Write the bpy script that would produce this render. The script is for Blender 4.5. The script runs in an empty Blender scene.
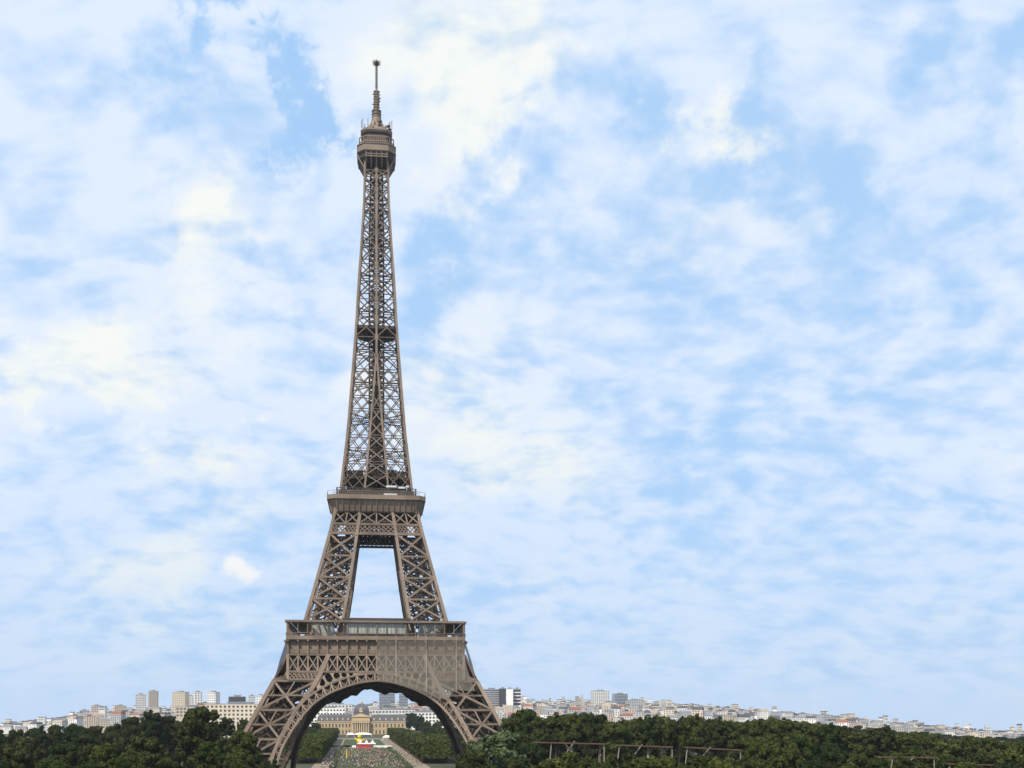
import bpy, math, random
import numpy as np
from mathutils import Vector, Matrix
from mathutils.geometry import tessellate_polygon
random.seed(7); rng = np.random.default_rng(11)
R = math.radians
scene = bpy.context.scene
COL = scene.collection

# ------------------------------------------------------------------ camera
F, D, HC, YH, XC = 1158.0, 500.0, 28.0, 714.0, 376.5     # focal (px), distance to tower axis, eye height, horizon row, tower axis column
CX, CY = (512 - XC) * D / F, -D
cam = bpy.data.cameras.new('camera'); cam_o = bpy.data.objects.new('camera', cam); COL.objects.link(cam_o)
cam_o.location = (CX, CY, HC); cam_o.rotation_euler = (R(90), 0, 0)
cam.sensor_width = 36; cam.lens = F / 1024 * 36; cam.shift_y = (YH - 384) / 1024
cam.clip_start = 1; cam.clip_end = 30000
scene.camera = cam_o

# ------------------------------------------------------------------ exposure, world, sun
vs = scene.view_settings
vs.view_transform = 'Standard'; vs.look = 'None'; vs.gamma = 1; vs.use_curve_mapping = False
vs.exposure = 0.0
SUN_EL, SUN_AZ = 51, 207          # azimuth clockwise from +Y
sdir = Vector((math.sin(R(SUN_AZ)) * math.cos(R(SUN_EL)), math.cos(R(SUN_AZ)) * math.cos(R(SUN_EL)), math.sin(R(SUN_EL))))
sun = bpy.data.lights.new('sun', 'SUN'); sun.energy = 5.0; sun.angle = R(0.6); sun.color = (1, .91, .79)
sun_o = bpy.data.objects.new('sun', sun); COL.objects.link(sun_o)
sun_o.rotation_euler = sdir.to_track_quat('Z', 'Y').to_euler()

def build_world():
    w = bpy.data.worlds.new('World'); scene.world = w; w.use_nodes = True
    nt = w.node_tree; nt.nodes.clear(); L = nt.links.new
    def N(t, **k):
        n = nt.nodes.new(t)
        for a, b in k.items(): setattr(n, a, b)
        return n
    def M(op, a, b=None, c=None, clamp=False):
        n = N('ShaderNodeMath', operation=op, use_clamp=clamp)
        for i, v in enumerate((a, b, c)):
            if v is None: continue
            if isinstance(v, (int, float)): n.inputs[i].default_value = v
            else: L(v, n.inputs[i])
        return n.outputs[0]
    def V(op, a, b=None, scale=None):
        n = N('ShaderNodeVectorMath', operation=op)
        for i, v in enumerate((a, b)):
            if v is None: continue
            if isinstance(v, tuple): n.inputs[i].default_value = v
            else: L(v, n.inputs[i])
        if scale is not None: n.inputs['Scale'].default_value = scale
        return n
    def noise(vec, scale, detail=5, rough=.55, dist=0, lac=2.0):
        n = N('ShaderNodeTexNoise'); L(vec, n.inputs['Vector'])
        n.inputs['Scale'].default_value = scale; n.inputs['Detail'].default_value = detail
        n.inputs['Roughness'].default_value = rough; n.inputs['Distortion'].default_value = dist
        n.inputs['Lacunarity'].default_value = lac
        return n
    def sm(v, a, b):
        n = N('ShaderNodeMapRange', interpolation_type='SMOOTHSTEP'); L(v, n.inputs[0])
        n.inputs[1].default_value = a; n.inputs[2].default_value = b
        return n.outputs[0]
    tc = N('ShaderNodeTexCoord'); d0 = V('NORMALIZE', tc.outputs['Generated']).outputs[0]
    sp = N('ShaderNodeSeparateXYZ'); L(d0, sp.inputs[0])
    z = M('MAXIMUM', sp.outputs[2], 0.012)
    cb = N('ShaderNodeCombineXYZ'); L(sp.outputs[0], cb.inputs[0]); L(sp.outputs[1], cb.inputs[1]); L(z, cb.inputs[2])
    d = V('NORMALIZE', cb.outputs[0]).outputs[0]
    sky = N('ShaderNodeTexSky', sky_type='NISHITA'); sky.sun_disc = False
    sky.sun_elevation = R(SUN_EL); sky.sun_rotation = R(SUN_AZ); sky.altitude = 40
    sky.air_density = 1.0; sky.dust_density = 1.2; sky.ozone_density = 1.5
    L(d, sky.inputs['Vector'])
    # cloud deck coordinates: flattened towards the horizon like a real layer overhead
    q = M('ADD', z, .42)
    px_ = M('MULTIPLY', M('DIVIDE', sp.outputs[0], q), .8); py_ = M('DIVIDE', sp.outputs[1], q)
    c2 = N('ShaderNodeCombineXYZ'); L(px_, c2.inputs[0]); L(py_, c2.inputs[1])
    P = c2.outputs[0]
    warp = noise(P, 3.0, 3)
    Pw = V('ADD', P, V('SCALE', V('SUBTRACT', warp.outputs['Color'], (.5, .5, .5)).outputs[0], scale=.11).outputs[0]).outputs[0]
    nb = noise(Pw, 4.4, 4, .55).outputs['Fac']          # broad banks
    nm = noise(Pw, 25, 4, .58).outputs['Fac']          # puffs
    blob = noise(Pw, 12.5, 3, .5).outputs['Fac']
    cov = M('ADD', M('MULTIPLY', nb, .26), M('ADD', M('MULTIPLY', nm, .30), M('MULTIPLY', blob, .44)))
    # clear spots and one bright puff at their own places in the sky
    wn = noise(d, 17, 6, .62)
    dd = V('NORMALIZE', V('ADD', d, V('SCALE', V('SUBTRACT', wn.outputs['Color'], (.5, .5, .5)).outputs[0], scale=.20).outputs[0]).outputs[0]).outputs[0]
    def spot(x, y, r, amp, vec=dd):
        c = Vector(((x - 512) / F, 1, (YH - y) / F)).normalized()
        dt = V('DOT_PRODUCT', vec, tuple(c)).outputs['Value']
        e = M('MULTIPLY', M('SUBTRACT', dt, 1.0), 2.0 / (r / F) ** 2)
        return M('MULTIPLY', M('POWER', math.e, e), amp)
    clear = None
    for s in CLEAR_SPOTS:
        g = spot(s[0], s[1], s[2], s[3] * .72); clear = g if clear is None else M('ADD', clear, g)
    cream = None
    for s in CREAM_SPOTS:
        g = spot(*s); cream = g if cream is None else M('ADD', cream, g)
    cov = M('ADD', M('SUBTRACT', cov, clear), M('MULTIPLY', cream, .10))
    mask = M('ADD', M('MULTIPLY', sm(cov, .30, .565), .74), .26)
    low = sm(z, .0, .30)                                 # thinner towards the horizon
    mask = M('MULTIPLY', mask, M('ADD', M('MULTIPLY', low, .32), .66))
    mask = M('SUBTRACT', mask, M('MULTIPLY', clear, .45), clamp=True)
    hz = sm(sp.outputs[2], -.002, .045)                  # even veil at and below the horizon
    mask = M('ADD', M('MULTIPLY', mask, hz), M('MULTIPLY', M('SUBTRACT', 1.0, hz), .5))
    # tone inside the clouds: warm cream tops, cooler thin parts
    tone = sm(M('ADD', noise(Pw, 5.0, 5, .55).outputs['Fac'], M('MULTIPLY', cream, .5)), .50, .85)
    cm = N('ShaderNodeMix', data_type='RGBA'); L(tone, cm.inputs['Factor'])
    cm.inputs['A'].default_value = (.75, .845, 1.0, 1); cm.inputs['B'].default_value = (.93, .95, .91, 1)
    pn = noise(d, 60, 4, .55)
    dp = V('NORMALIZE', V('ADD', d, V('SCALE', V('SUBTRACT', pn.outputs['Color'], (.5, .5, .5)).outputs[0], scale=.022).outputs[0]).outputs[0]).outputs[0]
    puff = sm(M('ADD', M('ADD', spot(234, 560, 9, .8, dp), spot(246, 571, 11, .75, dp)), M('ADD', spot(229, 572, 12, .6, dp), spot(256, 575, 9, .5, dp))), .30, 1.15)
    bs = N('ShaderNodeBackground'); L(sky.outputs[0], bs.inputs[0]); bs.inputs[1].default_value = SKY_STRENGTH
    # bright thin veil between the clouds
    bv = N('ShaderNodeBackground'); bv.inputs[0].default_value = (.345, .625, 1.0, 1); bv.inputs[1].default_value = 1.04
    mv = N('ShaderNodeMixShader'); mv.inputs[0].default_value = .86; L(bs.outputs[0], mv.inputs[1]); L(bv.outputs[0], mv.inputs[2])
    bc = N('ShaderNodeBackground'); L(cm.outputs['Result'], bc.inputs[0]); bc.inputs[1].default_value = 1.03
    mx = N('ShaderNodeMixShader'); L(mask, mx.inputs[0]); L(mv.outputs[0], mx.inputs[1]); L(bc.outputs[0], mx.inputs[2])
    bp = N('ShaderNodeBackground'); bp.inputs[0].default_value = (.95, .96, .96, 1); bp.inputs[1].default_value = 1.0
    mp = N('ShaderNodeMixShader'); L(puff, mp.inputs[0]); L(mx.outputs[0], mp.inputs[1]); L(bp.outputs[0], mp.inputs[2])
    o = N('ShaderNodeOutputWorld'); L(mp.outputs[0], o.inputs[0])
SKY_STRENGTH = .09
CLEAR_SPOTS = [(298, 106, 24, .40), (322, 130, 20, .24), (215, 12, 20, .34), (285, 78, 15, .16), (165, 50, 22, .12), (495, 195, 45, .14), (440, 265, 34, .18), (300, 297, 36, .10),
               (742, 175, 42, .18), (862, 190, 40, .16), (950, 42, 45, .18), (690, 300, 50, .09), (702, 455, 50, .14), (162, 240, 22, .09),
               (660, 122, 26, .12), (556, 160, 30, .12), (958, 270, 45, .1), (770, 95, 26, .12), (600, 250, 50, .06), (820, 330, 60, .06), (130, 430, 60, .04), (250, 640, 120, .10), (430, 330, 30, .08), (860, 400, 330, .05), (640, 420, 120, .03), (560, 215, 26, .08), (610, 205, 26, .08), (800, 290, 40, .06), (740, 320, 36, .06)]
CREAM_SPOTS = [(210, 215, 42, .5), (150, 405, 40, .5), (225, 440, 36, .5), (205, 325, 50, .45), (90, 365, 45, .5), (20, 390, 32, .5), (480, 135, 50, .5), (725, 122, 36, .7), (450, 40, 90, .5), (480, 440, 70, .5), (150, 575, 60, .45), (200, 585, 30, .4), (420, 205, 45, .4), (360, 470, 50, .3)]
build_world()

# ------------------------------------------------------------------ materials
def mat(name, col, rough=.7, var=.12, nscale=1.0, metal=0, spec=.3, rand=0.0, var2=None, coat=0):
    m = bpy.data.materials.new(name); m.use_nodes = True
    nt = m.node_tree; b = nt.nodes['Principled BSDF']
    b.inputs['Roughness'].default_value = rough; b.inputs['Metallic'].default_value = metal
    b.inputs['Specular IOR Level'].default_value = spec
    tc = nt.nodes.new('ShaderNodeTexCoord'); n = nt.nodes.new('ShaderNodeTexNoise')
    n.inputs['Scale'].default_value = nscale; n.inputs['Detail'].default_value = 4
    nt.links.new(tc.outputs['Object'], n.inputs['Vector'])
    r = nt.nodes.new('ShaderNodeValToRGB'); nt.links.new(n.outputs['Fac'], r.inputs[0])
    c = np.array(col); c2 = np.array(var2) if var2 is not None else c * (1 + var)
    r.color_ramp.elements[0].position = .3; r.color_ramp.elements[1].position = .7
    r.color_ramp.elements[0].color = (*(c * (1 - var)), 1); r.color_ramp.elements[1].color = (*np.minimum(c2, 1), 1)
    out = r.outputs[0]
    if rand:
        oi = nt.nodes.new('ShaderNodeObjectInfo'); mr = nt.nodes.new('ShaderNodeMapRange')
        nt.links.new(oi.outputs['Random'], mr.inputs[0]); mr.inputs[3].default_value = 1 - rand; mr.inputs[4].default_value = 1 + rand
        hs = nt.nodes.new('ShaderNodeHueSaturation'); nt.links.new(out, hs.inputs['Color']); nt.links.new(mr.outputs[0], hs.inputs['Value'])
        mh = nt.nodes.new('ShaderNodeMapRange'); nt.links.new(oi.outputs['Random'], mh.inputs[0]); mh.inputs[3].default_value = .5 + rand * .06; mh.inputs[4].default_value = .5 - rand * .06
        nt.links.new(mh.outputs[0], hs.inputs['Hue']); out = hs.outputs[0]
    nt.links.new(out, b.inputs['Base Color'])
    return m
M_IRON = mat('painted_iron', (.184, .138, .102), .6, .24, .13)
M_IRON_D = mat('shade_toned_truss_iron', (.050, .037, .028), .7, .18, .3)  # darker copy of the tower iron; interior shade is put into its colour
M_IRON_M = mat('shade_toned_lattice_iron', (.115, .084, .062), .65, .18, .3)  # iron darkened so thin shaft bars look backlit; painted shade, not weathering
M_PANEL = mat('frieze_iron', (.208, .154, .112), .6, .2, .18)
M_GLASSG = mat('gallery_glass', (.30, .315, .28), .3, .2, .15, spec=.5)
M_DARK = mat('dark_metal', (.05, .045, .04), .6, .2, .5)
M_ROPE = mat('pale_rope', (.38, .34, .28), .8)
M_STONE = mat('pedestal_stone', (.35, .31, .25), .8, .15, .2)
M_BARK = mat('tree_bark', (.13, .105, .08), .9, .3, 2)
M_PALEBARK = mat('pale_bark', (.26, .24, .2), .9, .3, 1.2)
M_POST = mat('weathered_pale_wood', (.25, .21, .17), .8, .3, 1)
M_BEAM = mat('brown_timber', (.105, .062, .042), .8, .25, 1)
M_WHITE = mat('white_canvas', (.8, .79, .76), .7, .04, .5)
M_AWN = mat('dusty_sheeting', (.5, .5, .5), .8, .2, 1)
M_RED = mat('red_canvas', (.42, .03, .04), .7, .1, .5)
M_YELLOW = mat('yellow_fabric', (.62, .5, .04), .6, .1, .5)
M_BLACK = mat('black_fabric', (.02, .02, .022), .7, .1, .5)
M_CREAM = mat('limestone', (.43, .325, .19), .8, .1, .12)
M_CREAMT = mat('limestone_trim', (.50, .39, .25), .8, .08, .2)
M_SLATE = mat('slate_roof', (.085, .088, .098), .6, .2, .25)
M_WINDOW = mat('window_glass', (.045, .05, .06), .2, .3, .05, spec=.6)
def net_mat(lo=.33, hi=.50):
    m = bpy.data.materials.new('scaffold_netting'); m.use_nodes = True; nt = m.node_tree
    b = nt.nodes['Principled BSDF']; b.inputs['Base Color'].default_value = (.185, .165, .135, 1); b.inputs['Roughness'].default_value = .9
    tc = nt.nodes.new('ShaderNodeTexCoord'); n = nt.nodes.new('ShaderNodeTexNoise'); n.inputs['Scale'].default_value = .35; n.inputs['Detail'].default_value = 5
    nt.links.new(tc.outputs['Object'], n.inputs['Vector'])
    mr = nt.nodes.new('ShaderNodeMapRange'); nt.links.new(n.outputs['Fac'], mr.inputs[0]); mr.inputs[1].default_value = .3; mr.inputs[2].default_value = .7; mr.inputs[3].default_value = lo; mr.inputs[4].default_value = hi
    nt.links.new(mr.outputs[0], b.inputs['Alpha'])
    return m
M_NET = net_mat(); M_NET2 = net_mat(.7, .88)
def leaf_mat(name, col, col2, rand=.25):
    m = mat(name, col, .75, .3, .35, spec=.08, rand=rand, var2=col2)
    return m
LEAF = {'dark': leaf_mat('leaf_dark', (0.0176, 0.0260, 0.0084), (0.0319, 0.0428, 0.0118)),
        'mid': leaf_mat('leaf_mid', (0.0252, 0.0378, 0.0092), (0.0487, 0.0638, 0.0143)),
        'light': leaf_mat('leaf_light', (0.0437, 0.0613, 0.0126), (0.0823, 0.1000, 0.0218)),
        'blue': leaf_mat('leaf_silvery', (0.0630, 0.0882, 0.0420), (0.1050, 0.1344, 0.0672), .1)}
M_HEDGE = mat('clipped_leaves', (.033, .047, .009), .8, .35, .5, spec=.08, var2=(.064, .080, .016))

# ------------------------------------------------------------------ mesh builder
class MB:
    def __init__(s): s.v = []; s.f = []; s.m = []
    def add(s, vs, fs, mi=0):
        b = len(s.v); s.v += [tuple(map(float, p)) for p in vs]; s.f += [tuple(b + i for i in f) for f in fs]; s.m += [mi] * len(fs)
    def bar(s, p, q, w=.6, h=None, n=(0, -1, 0), mi=0):
        p = np.array(p, float); q = np.array(q, float); h = w if h is None else h
        d = q - p; l = np.linalg.norm(d)
        if l < 1e-6: return
        d /= l; n = np.array(n, float); a = np.cross(d, n)
        if np.linalg.norm(a) < 1e-3: a = np.cross(d, (1, 0, .1))
        a /= np.linalg.norm(a); b = np.cross(a, d)
        a = a * w / 2; b = b * h / 2
        s.add([p - a - b, p + a - b, p + a + b, p - a + b, q - a - b, q + a - b, q + a + b, q - a + b],
              [(0, 3, 2, 1), (4, 5, 6, 7), (0, 1, 5, 4), (1, 2, 6, 5), (2, 3, 7, 6), (3, 0, 4, 7)], mi)
    def box(s, x0, x1, y0, y1, z0, z1, mi=0):
        s.add([(x0, y0, z0), (x1, y0, z0), (x1, y1, z0), (x0, y1, z0), (x0, y0, z1), (x1, y0, z1), (x1, y1, z1), (x0, y1, z1)],
              [(0, 3, 2, 1), (4, 5, 6, 7), (0, 1, 5, 4), (1, 2, 6, 5), (2, 3, 7, 6), (3, 0, 4, 7)], mi)
    def loft(s, rings, cap=True, mi=0):
        n = len(rings[0]); vs = [p for r in rings for p in r]; fs = []
        for k in range(len(rings) - 1):
            for i in range(n):
                j = (i + 1) % n; fs.append((k * n + i, k * n + j, (k + 1) * n + j, (k + 1) * n + i))
        if cap: fs.append(tuple(range(n))[::-1]); fs.append(tuple((len(rings) - 1) * n + i for i in range(n)))
        s.add(vs, fs, mi)
    def tube(s, pts, rads, seg=6, mi=0):
        rings = []; pts = [np.array(p, float) for p in pts]
        for i, p in enumerate(pts):
            d = pts[min(i + 1, len(pts) - 1)] - pts[max(i - 1, 0)]; d = d / (np.linalg.norm(d) + 1e-9)
            a = np.cross(d, (0, 1, 0.13)); a /= np.linalg.norm(a) + 1e-9; b = np.cross(d, a)
            rings.append([p + (a * math.cos(t) + b * math.sin(t)) * rads[i] for t in np.linspace(0, 2 * math.pi, seg, endpoint=False)])
        s.loft(rings, True, mi)
    def lathe(s, prof, c=(0, 0), seg=16, mi=0):
        s.loft([[(c[0] + r * math.cos(t), c[1] + r * math.sin(t), zz) for t in np.linspace(0, 2 * math.pi, seg, endpoint=False)] for r, zz in prof], True, mi)
    def mesh(s, name, mats):
        me = bpy.data.meshes.new(name); me.from_pydata(s.v, [], s.f)
        for m in (mats if isinstance(mats, (list, tuple)) else [mats]): me.materials.append(m)
        if any(s.m): me.polygons.foreach_set('material_index', s.m)
        me.update(); return me
    def build(s, name, mats, parent=None, loc=None):
        o = bpy.data.objects.new(name, s.mesh(name, mats)); COL.objects.link(o)
        if parent is not None: o.parent = parent
        if loc is not None: o.location = loc
        return o
def tag(o, label=None, cat=None, group=None, kind=None):
    for k, v in (('label', label), ('category', cat), ('group', group), ('kind', kind)):
        if v: o[k] = v
    return o
def empty(name, loc=(0, 0, 0), rz=0, label=None, cat=None, group=None):
    o = bpy.data.objects.new(name, None); COL.objects.link(o); o.location = loc; o.rotation_euler = (0, 0, rz); o.empty_display_size = 1
    return tag(o, label, cat, group)
def link_copy(o, parent=None):
    c = o.copy(); COL.objects.link(c)
    if parent is not None: c.parent = parent
    return c
ORD = ['first', 'second', 'third', 'fourth', 'fifth', 'sixth', 'seventh', 'eighth', 'ninth', 'tenth', 'eleventh', 'twelfth', 'thirteenth', 'fourteenth', 'fifteenth', 'sixteenth',
       'seventeenth', 'eighteenth', 'nineteenth', 'twentieth'] + ['twenty-' + w for w in ('first', 'second', 'third', 'fourth', 'fifth', 'sixth', 'seventh', 'eighth', 'ninth')] + ['thirtieth'] + ['thirty-' + w for w in ('first', 'second', 'third', 'fourth', 'fifth', 'sixth', 'seventh', 'eighth', 'ninth')] + ['fortieth']
def at(x, d): return CX + (x - 512) / F * d              # world X at ground distance d from the eye
def zat(row, d): return HC + (YH - row) * d / F
def smooth(a, b, x): t = np.clip((np.asarray(x, float) - a) / (b - a), 0, 1); return t * t * (3 - 2 * t)

# ------------------------------------------------------------------ terrain
CREST = np.array([(-700, 735), (0, 729), (50, 725), (90, 719), (130, 714), (200, 711), (300, 710), (420, 709), (500, 707), (560, 703), (640, 706), (700, 710), (750, 714), (800, 719), (860, 725), (920, 731), (1000, 737), (1700, 744)], float)
D0, D1 = 1350.0, 4300.0
def crest_z(col): return HC + (YH - np.interp(col, CREST[:, 0], CREST[:, 1])) * D1 / F
def ground(X, Y):
    d = np.maximum(np.asarray(Y, float) - CY, 1.0); col = 512 + (np.asarray(X, float) - CX) / d * F
    near = 22 * (1 - smooth(40, 380, d))
    tt = np.clip((d - D0) / (D1 - D0), 0, 1); cz = crest_z(col); hill = cz * np.where(cz > 0, tt ** 1.15, tt ** .6)
    beyond = -160 * smooth(D1, 6000, d)
    return near + hill + beyond
def build_terrain():
    ds = np.concatenate([np.linspace(4, 400, 25), np.linspace(430, 1350, 24), np.linspace(1450, 4300, 40), np.linspace(4400, 6000, 8)])
    cs = np.linspace(512 - 1150, 512 + 1150, 93)
    v = []; f = []
    for d in ds:
        for c in cs:
            X = CX + (c - 512) / F * d * (1 + 14 * math.exp(-d / 60)); v.append((X, d + CY, 0))
    v = np.array(v); v[:, 2] = ground(v[:, 0], v[:, 1])
    n = len(cs)
    for i in range(len(ds) - 1):
        for j in range(n - 1): f.append((i * n + j, i * n + j + 1, (i + 1) * n + j + 1, (i + 1) * n + j))
    me = bpy.data.meshes.new('ground'); me.from_pydata(v.tolist(), [], f); me.polygons.foreach_set('use_smooth', [True] * len(f))
    m = mat('park_ground', (.036, .045, .018), .9, .35, .02, var2=(.065, .066, .032)); me.materials.append(m)
    o = bpy.data.objects.new('ground', me); COL.objects.link(o); tag(o, kind='structure')
build_terrain()

# park axis: passes under the arch and runs to the domed palace
AX0, AXS = -1.0, -.136
YAW = math.atan(-AXS)                                    # turn of the axis about Z
def axp(t, s, z=0):                                      # t = distance along +Y, s = across
    return (AX0 + AXS * t + s, t + s * (-AXS) * 0, z)
def sheet(name, m, quads, z, zstep=20):
    mb = MB()
    for t0, t1, s0, s1 in quads:
        ts = np.linspace(t0, t1, max(2, int(abs(t1 - t0) / zstep) + 1))
        for a, b in zip(ts[:-1], ts[1:]):
            mb.add([axp(a, s0, z), axp(a, s1, z), axp(b, s1, z), axp(b, s0, z)], [(0, 1, 2, 3)])
    o = mb.build(name, m); return tag(o, kind='structure')
M_GRAVEL = mat('pale_gravel', (.215, .18, .13), .95, .18, .08)
M_LAWN = mat('trodden_lawn', (.036, .048, .014), .95, .3, .06, var2=(.078, .082, .03))
M_LAWN2 = mat('fresh_lawn', (.045, .062, .022), .95, .25, .05)
M_ASPHALT = mat('asphalt', (.06, .06, .06), .9, .15, .1)
sheet('gravel_path', M_GRAVEL, [(-60, 830, -31, 31)], .05)
sheet('lawn', M_LAWN, [(95, 452, -18.5, 18.5)], .1)
sheet('far_lawn', M_LAWN2, [(470, 780, -19, 19)], .1)
sheet('road', M_ASPHALT, [(835, 870, -120, 120)], .06)
sheet('square', M_GRAVEL, [(872, 985, -80, 80)], .07)

# ------------------------------------------------------------------ the tower
WT = np.array([(790, 159.5), (768, 148), (732, 129), (710, 117), (690, 106.2), (681, 101), (655, 87.5), (640, 80.5), (620, 70), (583, 59.8), (560, 53.4), (535, 46.6), (511, 40.8), (487.7, 35.2), (433, 28.7), (376, 24), (327, 20.2), (290, 18.2), (245, 15.2), (200, 12.3), (167, 11.6), (140, 11.2)])
VT = np.array([(790, 121), (768, 107.8), (739, 95), (710, 79), (687, 62), (655, 47), (640, 41), (620, 33.6), (583, 26.8), (535, 19.6), (511, 16), (487.7, 11.6), (433, 6.6), (376, 1.8), (356, .5), (140, .5)])
def wm(W): return W * D / (F + W)
def fz(y, W): return HC + (YH - y) * (D - wm(W)) / F
_zz = np.array([fz(y, W) for y, W in WT]); _ww = np.array([wm(W) for y, W in WT])
def w_of(z): return float(np.interp(z, _zz, _ww))
_vz = []; _vv = []
for y, V in VT:
    W = np.interp(-y, -WT[:, 0], WT[:, 1]); _vz.append(fz(y, W)); _vv.append(V * (D - wm(W)) / F)
def v_of(z): return float(np.interp(z, _vz, _vv))
def zr(y):                                               # height of a picture row on the tower's inclined face
    return fz(y, float(np.interp(-y, -WT[:, 0], WT[:, 1])))
def rot(p, k):
    x, y, z = p
    for _ in range(k % 4): x, y = -y, x
    return (x, y, z)
NRM = [(0, -1, 0), (1, 0, 0), (0, 1, 0), (-1, 0, 0)]
def fp(u, y, off=0., W=None, k=0):                       # a point on face k: u, y in the units measured on the front face
    w = wm(float(np.interp(-y, -WT[:, 0], WT[:, 1])) if W is None else W)
    return rot((u * (D - w) / F, -w - off, HC + (YH - y) * (D - w) / F), k)
def xbrace(mb, a, b, c, d, w, h, n):                     # a,b bottom corners; c,d top corners
    mb.bar(a, d, w, h, n); mb.bar(b, c, w, h * .8, n)
def lerp(p, q, t): return tuple(p[i] + (q[i] - p[i]) * t for i in range(3))
def lattice(mb, A, B, C, Dd, nx, ny, w, h, n):           # fine crossed lattice in a quad A-B (bottom) C-D (top)
    g = lambda s, t: lerp(lerp(A, B, s), lerp(C, Dd, s), t)
    for i in range(nx):
        for j in range(ny):
            s0, s1, t0, t1 = i / nx, (i + 1) / nx, j / ny, (j + 1) / ny
            mb.bar(g(s0, t0), g(s1, t1), w, h, n); mb.bar(g(s1, t0), g(s0, t1), w, h * .7, n)
tower = empty('lattice_tower', (0, 0, 0), math.atan2(CX, D), 'tall brown iron lattice tower rising above the trees on four curved legs', 'tower')
Z = {}
def col_path(mb, f, rows, w):
    pts = [f(zr(y)) for y in rows]
    for p, q in zip(pts[:-1], pts[1:]): mb.bar(p, q, w, w, (0, -1, 0))
SETB = 3.4; ZS0, ZS1 = zr(681), zr(624)
LOWER = [788, 768, 739, 710, 681, 655, 638]
MID = [620.5, 599, 577.5, 556, 534]
corners = [(-1, -1), (1, -1), (1, 1), (-1, 1)]
for sx, sy in corners:
    mb = MB(); br = MB(); fine = MB(); brm = MB(); fim = MB()
    wo = lambda z: w_of(z) - SETB * float(smooth(ZS0, ZS0 + 1.6, z) * (1 - smooth(ZS1 - 1.6, ZS1, z)))
    C = {'oo': lambda z: (sx * wo(z), sy * wo(z), z), 'oi': lambda z: (sx * wo(z), sy * v_of(z), z),
         'io': lambda z: (sx * v_of(z), sy * wo(z), z), 'ii': lambda z: (sx * v_of(z), sy * v_of(z), z)}
    allrows = LOWER + [628] + MID + [523, 511, 500]
    for k in C:
        col_path(mb, C[k], LOWER[:5] + [677, 655, 638, 628, 621], 1.45)
        col_path(mb, C[k], [621] + MID + [523, 511, 500], 1.2)
    FACES = [('oo', 'io', (0, sy, 0)), ('oo', 'oi', (sx, 0, 0)), ('oi', 'ii', (0, -sy, 0)), ('io', 'ii', (-sx, 0, 0))]
    for a, b, n in FACES:
        for y0, y1 in zip(LOWER[:4], LOWER[1:5]):
            z0, z1 = zr(y0), zr(y1); zm = (z0 + z1) / 2
            p00, p01, p10, p11 = C[a](z0), C[b](z0), C[a](z1), C[b](z1)
            xbrace(br, p00, p01, p10, p11, .84, .75, n)
            br.bar(p10, p11, .9, .8, n); br.bar(C[a](zm), C[b](zm), .65, .6, n)
            ctr = lerp(lerp(p00, p01, .5), lerp(p10, p11, .5), .5)
            br.bar(lerp(ctr, p11, .0), lerp(p10, p11, .5), .5, .5, n)
            for q in (p11, ctr): br.bar((q[0], q[1], q[2] - .9), (q[0], q[1], q[2] + .9), 2.0, .95, n)
            if n[1] * sy <= 0 and n[0] * sx <= 0:        # inner faces carry close secondary lattice
                lattice(fine, p00, p01, p10, p11, 3, 3, .55, .4, n)
        for y0, y1 in zip(MID[:-1], MID[1:]):
            z0, z1 = zr(y0), zr(y1); zm = (z0 + z1) / 2
            p00, p01, p10, p11 = C[a](z0), C[b](z0), C[a](z1), C[b](z1)
            xbrace(brm, p00, p01, p10, p11, .75, .6, n); brm.bar(p10, p11, .7, .6, n)
            ctr = lerp(lerp(p00, p01, .5), lerp(p10, p11, .5), .5)
            for q in (p11, ctr): brm.bar((q[0], q[1], q[2] - .55), (q[0], q[1], q[2] + .55), 1.3, .75, n)
            if n[1] * sy <= 0 and n[0] * sx <= 0: lattice(fim, p00, p01, p10, p11, 2, 2, .5, .4, n)
    # inclined lift track and stair inside the leg
    def mid(z, du=0., dv=0.):
        c = (w_of(z) + v_of(z)) / 2; g = (w_of(z) - v_of(z)) / 2
        return (sx * (c + du * g), sy * (c + dv * g), z)
    rows = list(np.linspace(786, 640, 16))
    for du, dv in ((-.45, -.2), (.45, -.2), (-.45, .35), (.45, .35)):
        col_path(fine, lambda z: mid(z, du, dv), rows, .9)
    for y0, y1 in zip(rows[:-1], rows[1:]):
        fine.bar(mid(zr(y0), -.45, .1), mid(zr(y1), .45, .1), .7, .5); fine.bar(mid(zr(y0), .45, -.1), mid(zr(y1), -.45, -.1), .7, .5)
        fine.bar(mid(zr(y1), -.45, .35), mid(zr(y1), .45, .35), 1.6, .4, (0, 0, 1)); fine.bar(mid(zr(y1), -.3, -.2), mid(zr(y1), -.3, .35), 1.2, .4, (0, 0, 1))
    rows = list(np.linspace(619, 536, 13))
    for du, dv in ((-.4, -.3), (.4, -.3), (-.4, .3), (.4, .3)):
        col_path(fim, lambda z: mid(z, du, dv), rows, .55)
    for i, (y0, y1) in enumerate(zip(rows[:-1], rows[1:])):
        s = 1 if i % 2 else -1
        fim.bar(mid(zr(y0), -.4 * s, -.3), mid(zr(y1), .4 * s, -.3), .5, .4); fim.bar(mid(zr(y0), .4 * s, .3), mid(zr(y1), -.4 * s, .3), .5, .4)
        fim.bar(mid(zr(y1), -.5, .1), mid(zr(y1), .5, .1), 1.0, .3, (0, 0, 1))
    leg = mb.build('leg', M_IRON, tower); br.build('cross_bracing', M_IRON, leg); brm.build('cross_bracing', M_IRON, leg); fine.build('lift_track', M_IRON_D, leg); fim.build('lift_track', M_IRON_D, leg)
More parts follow.
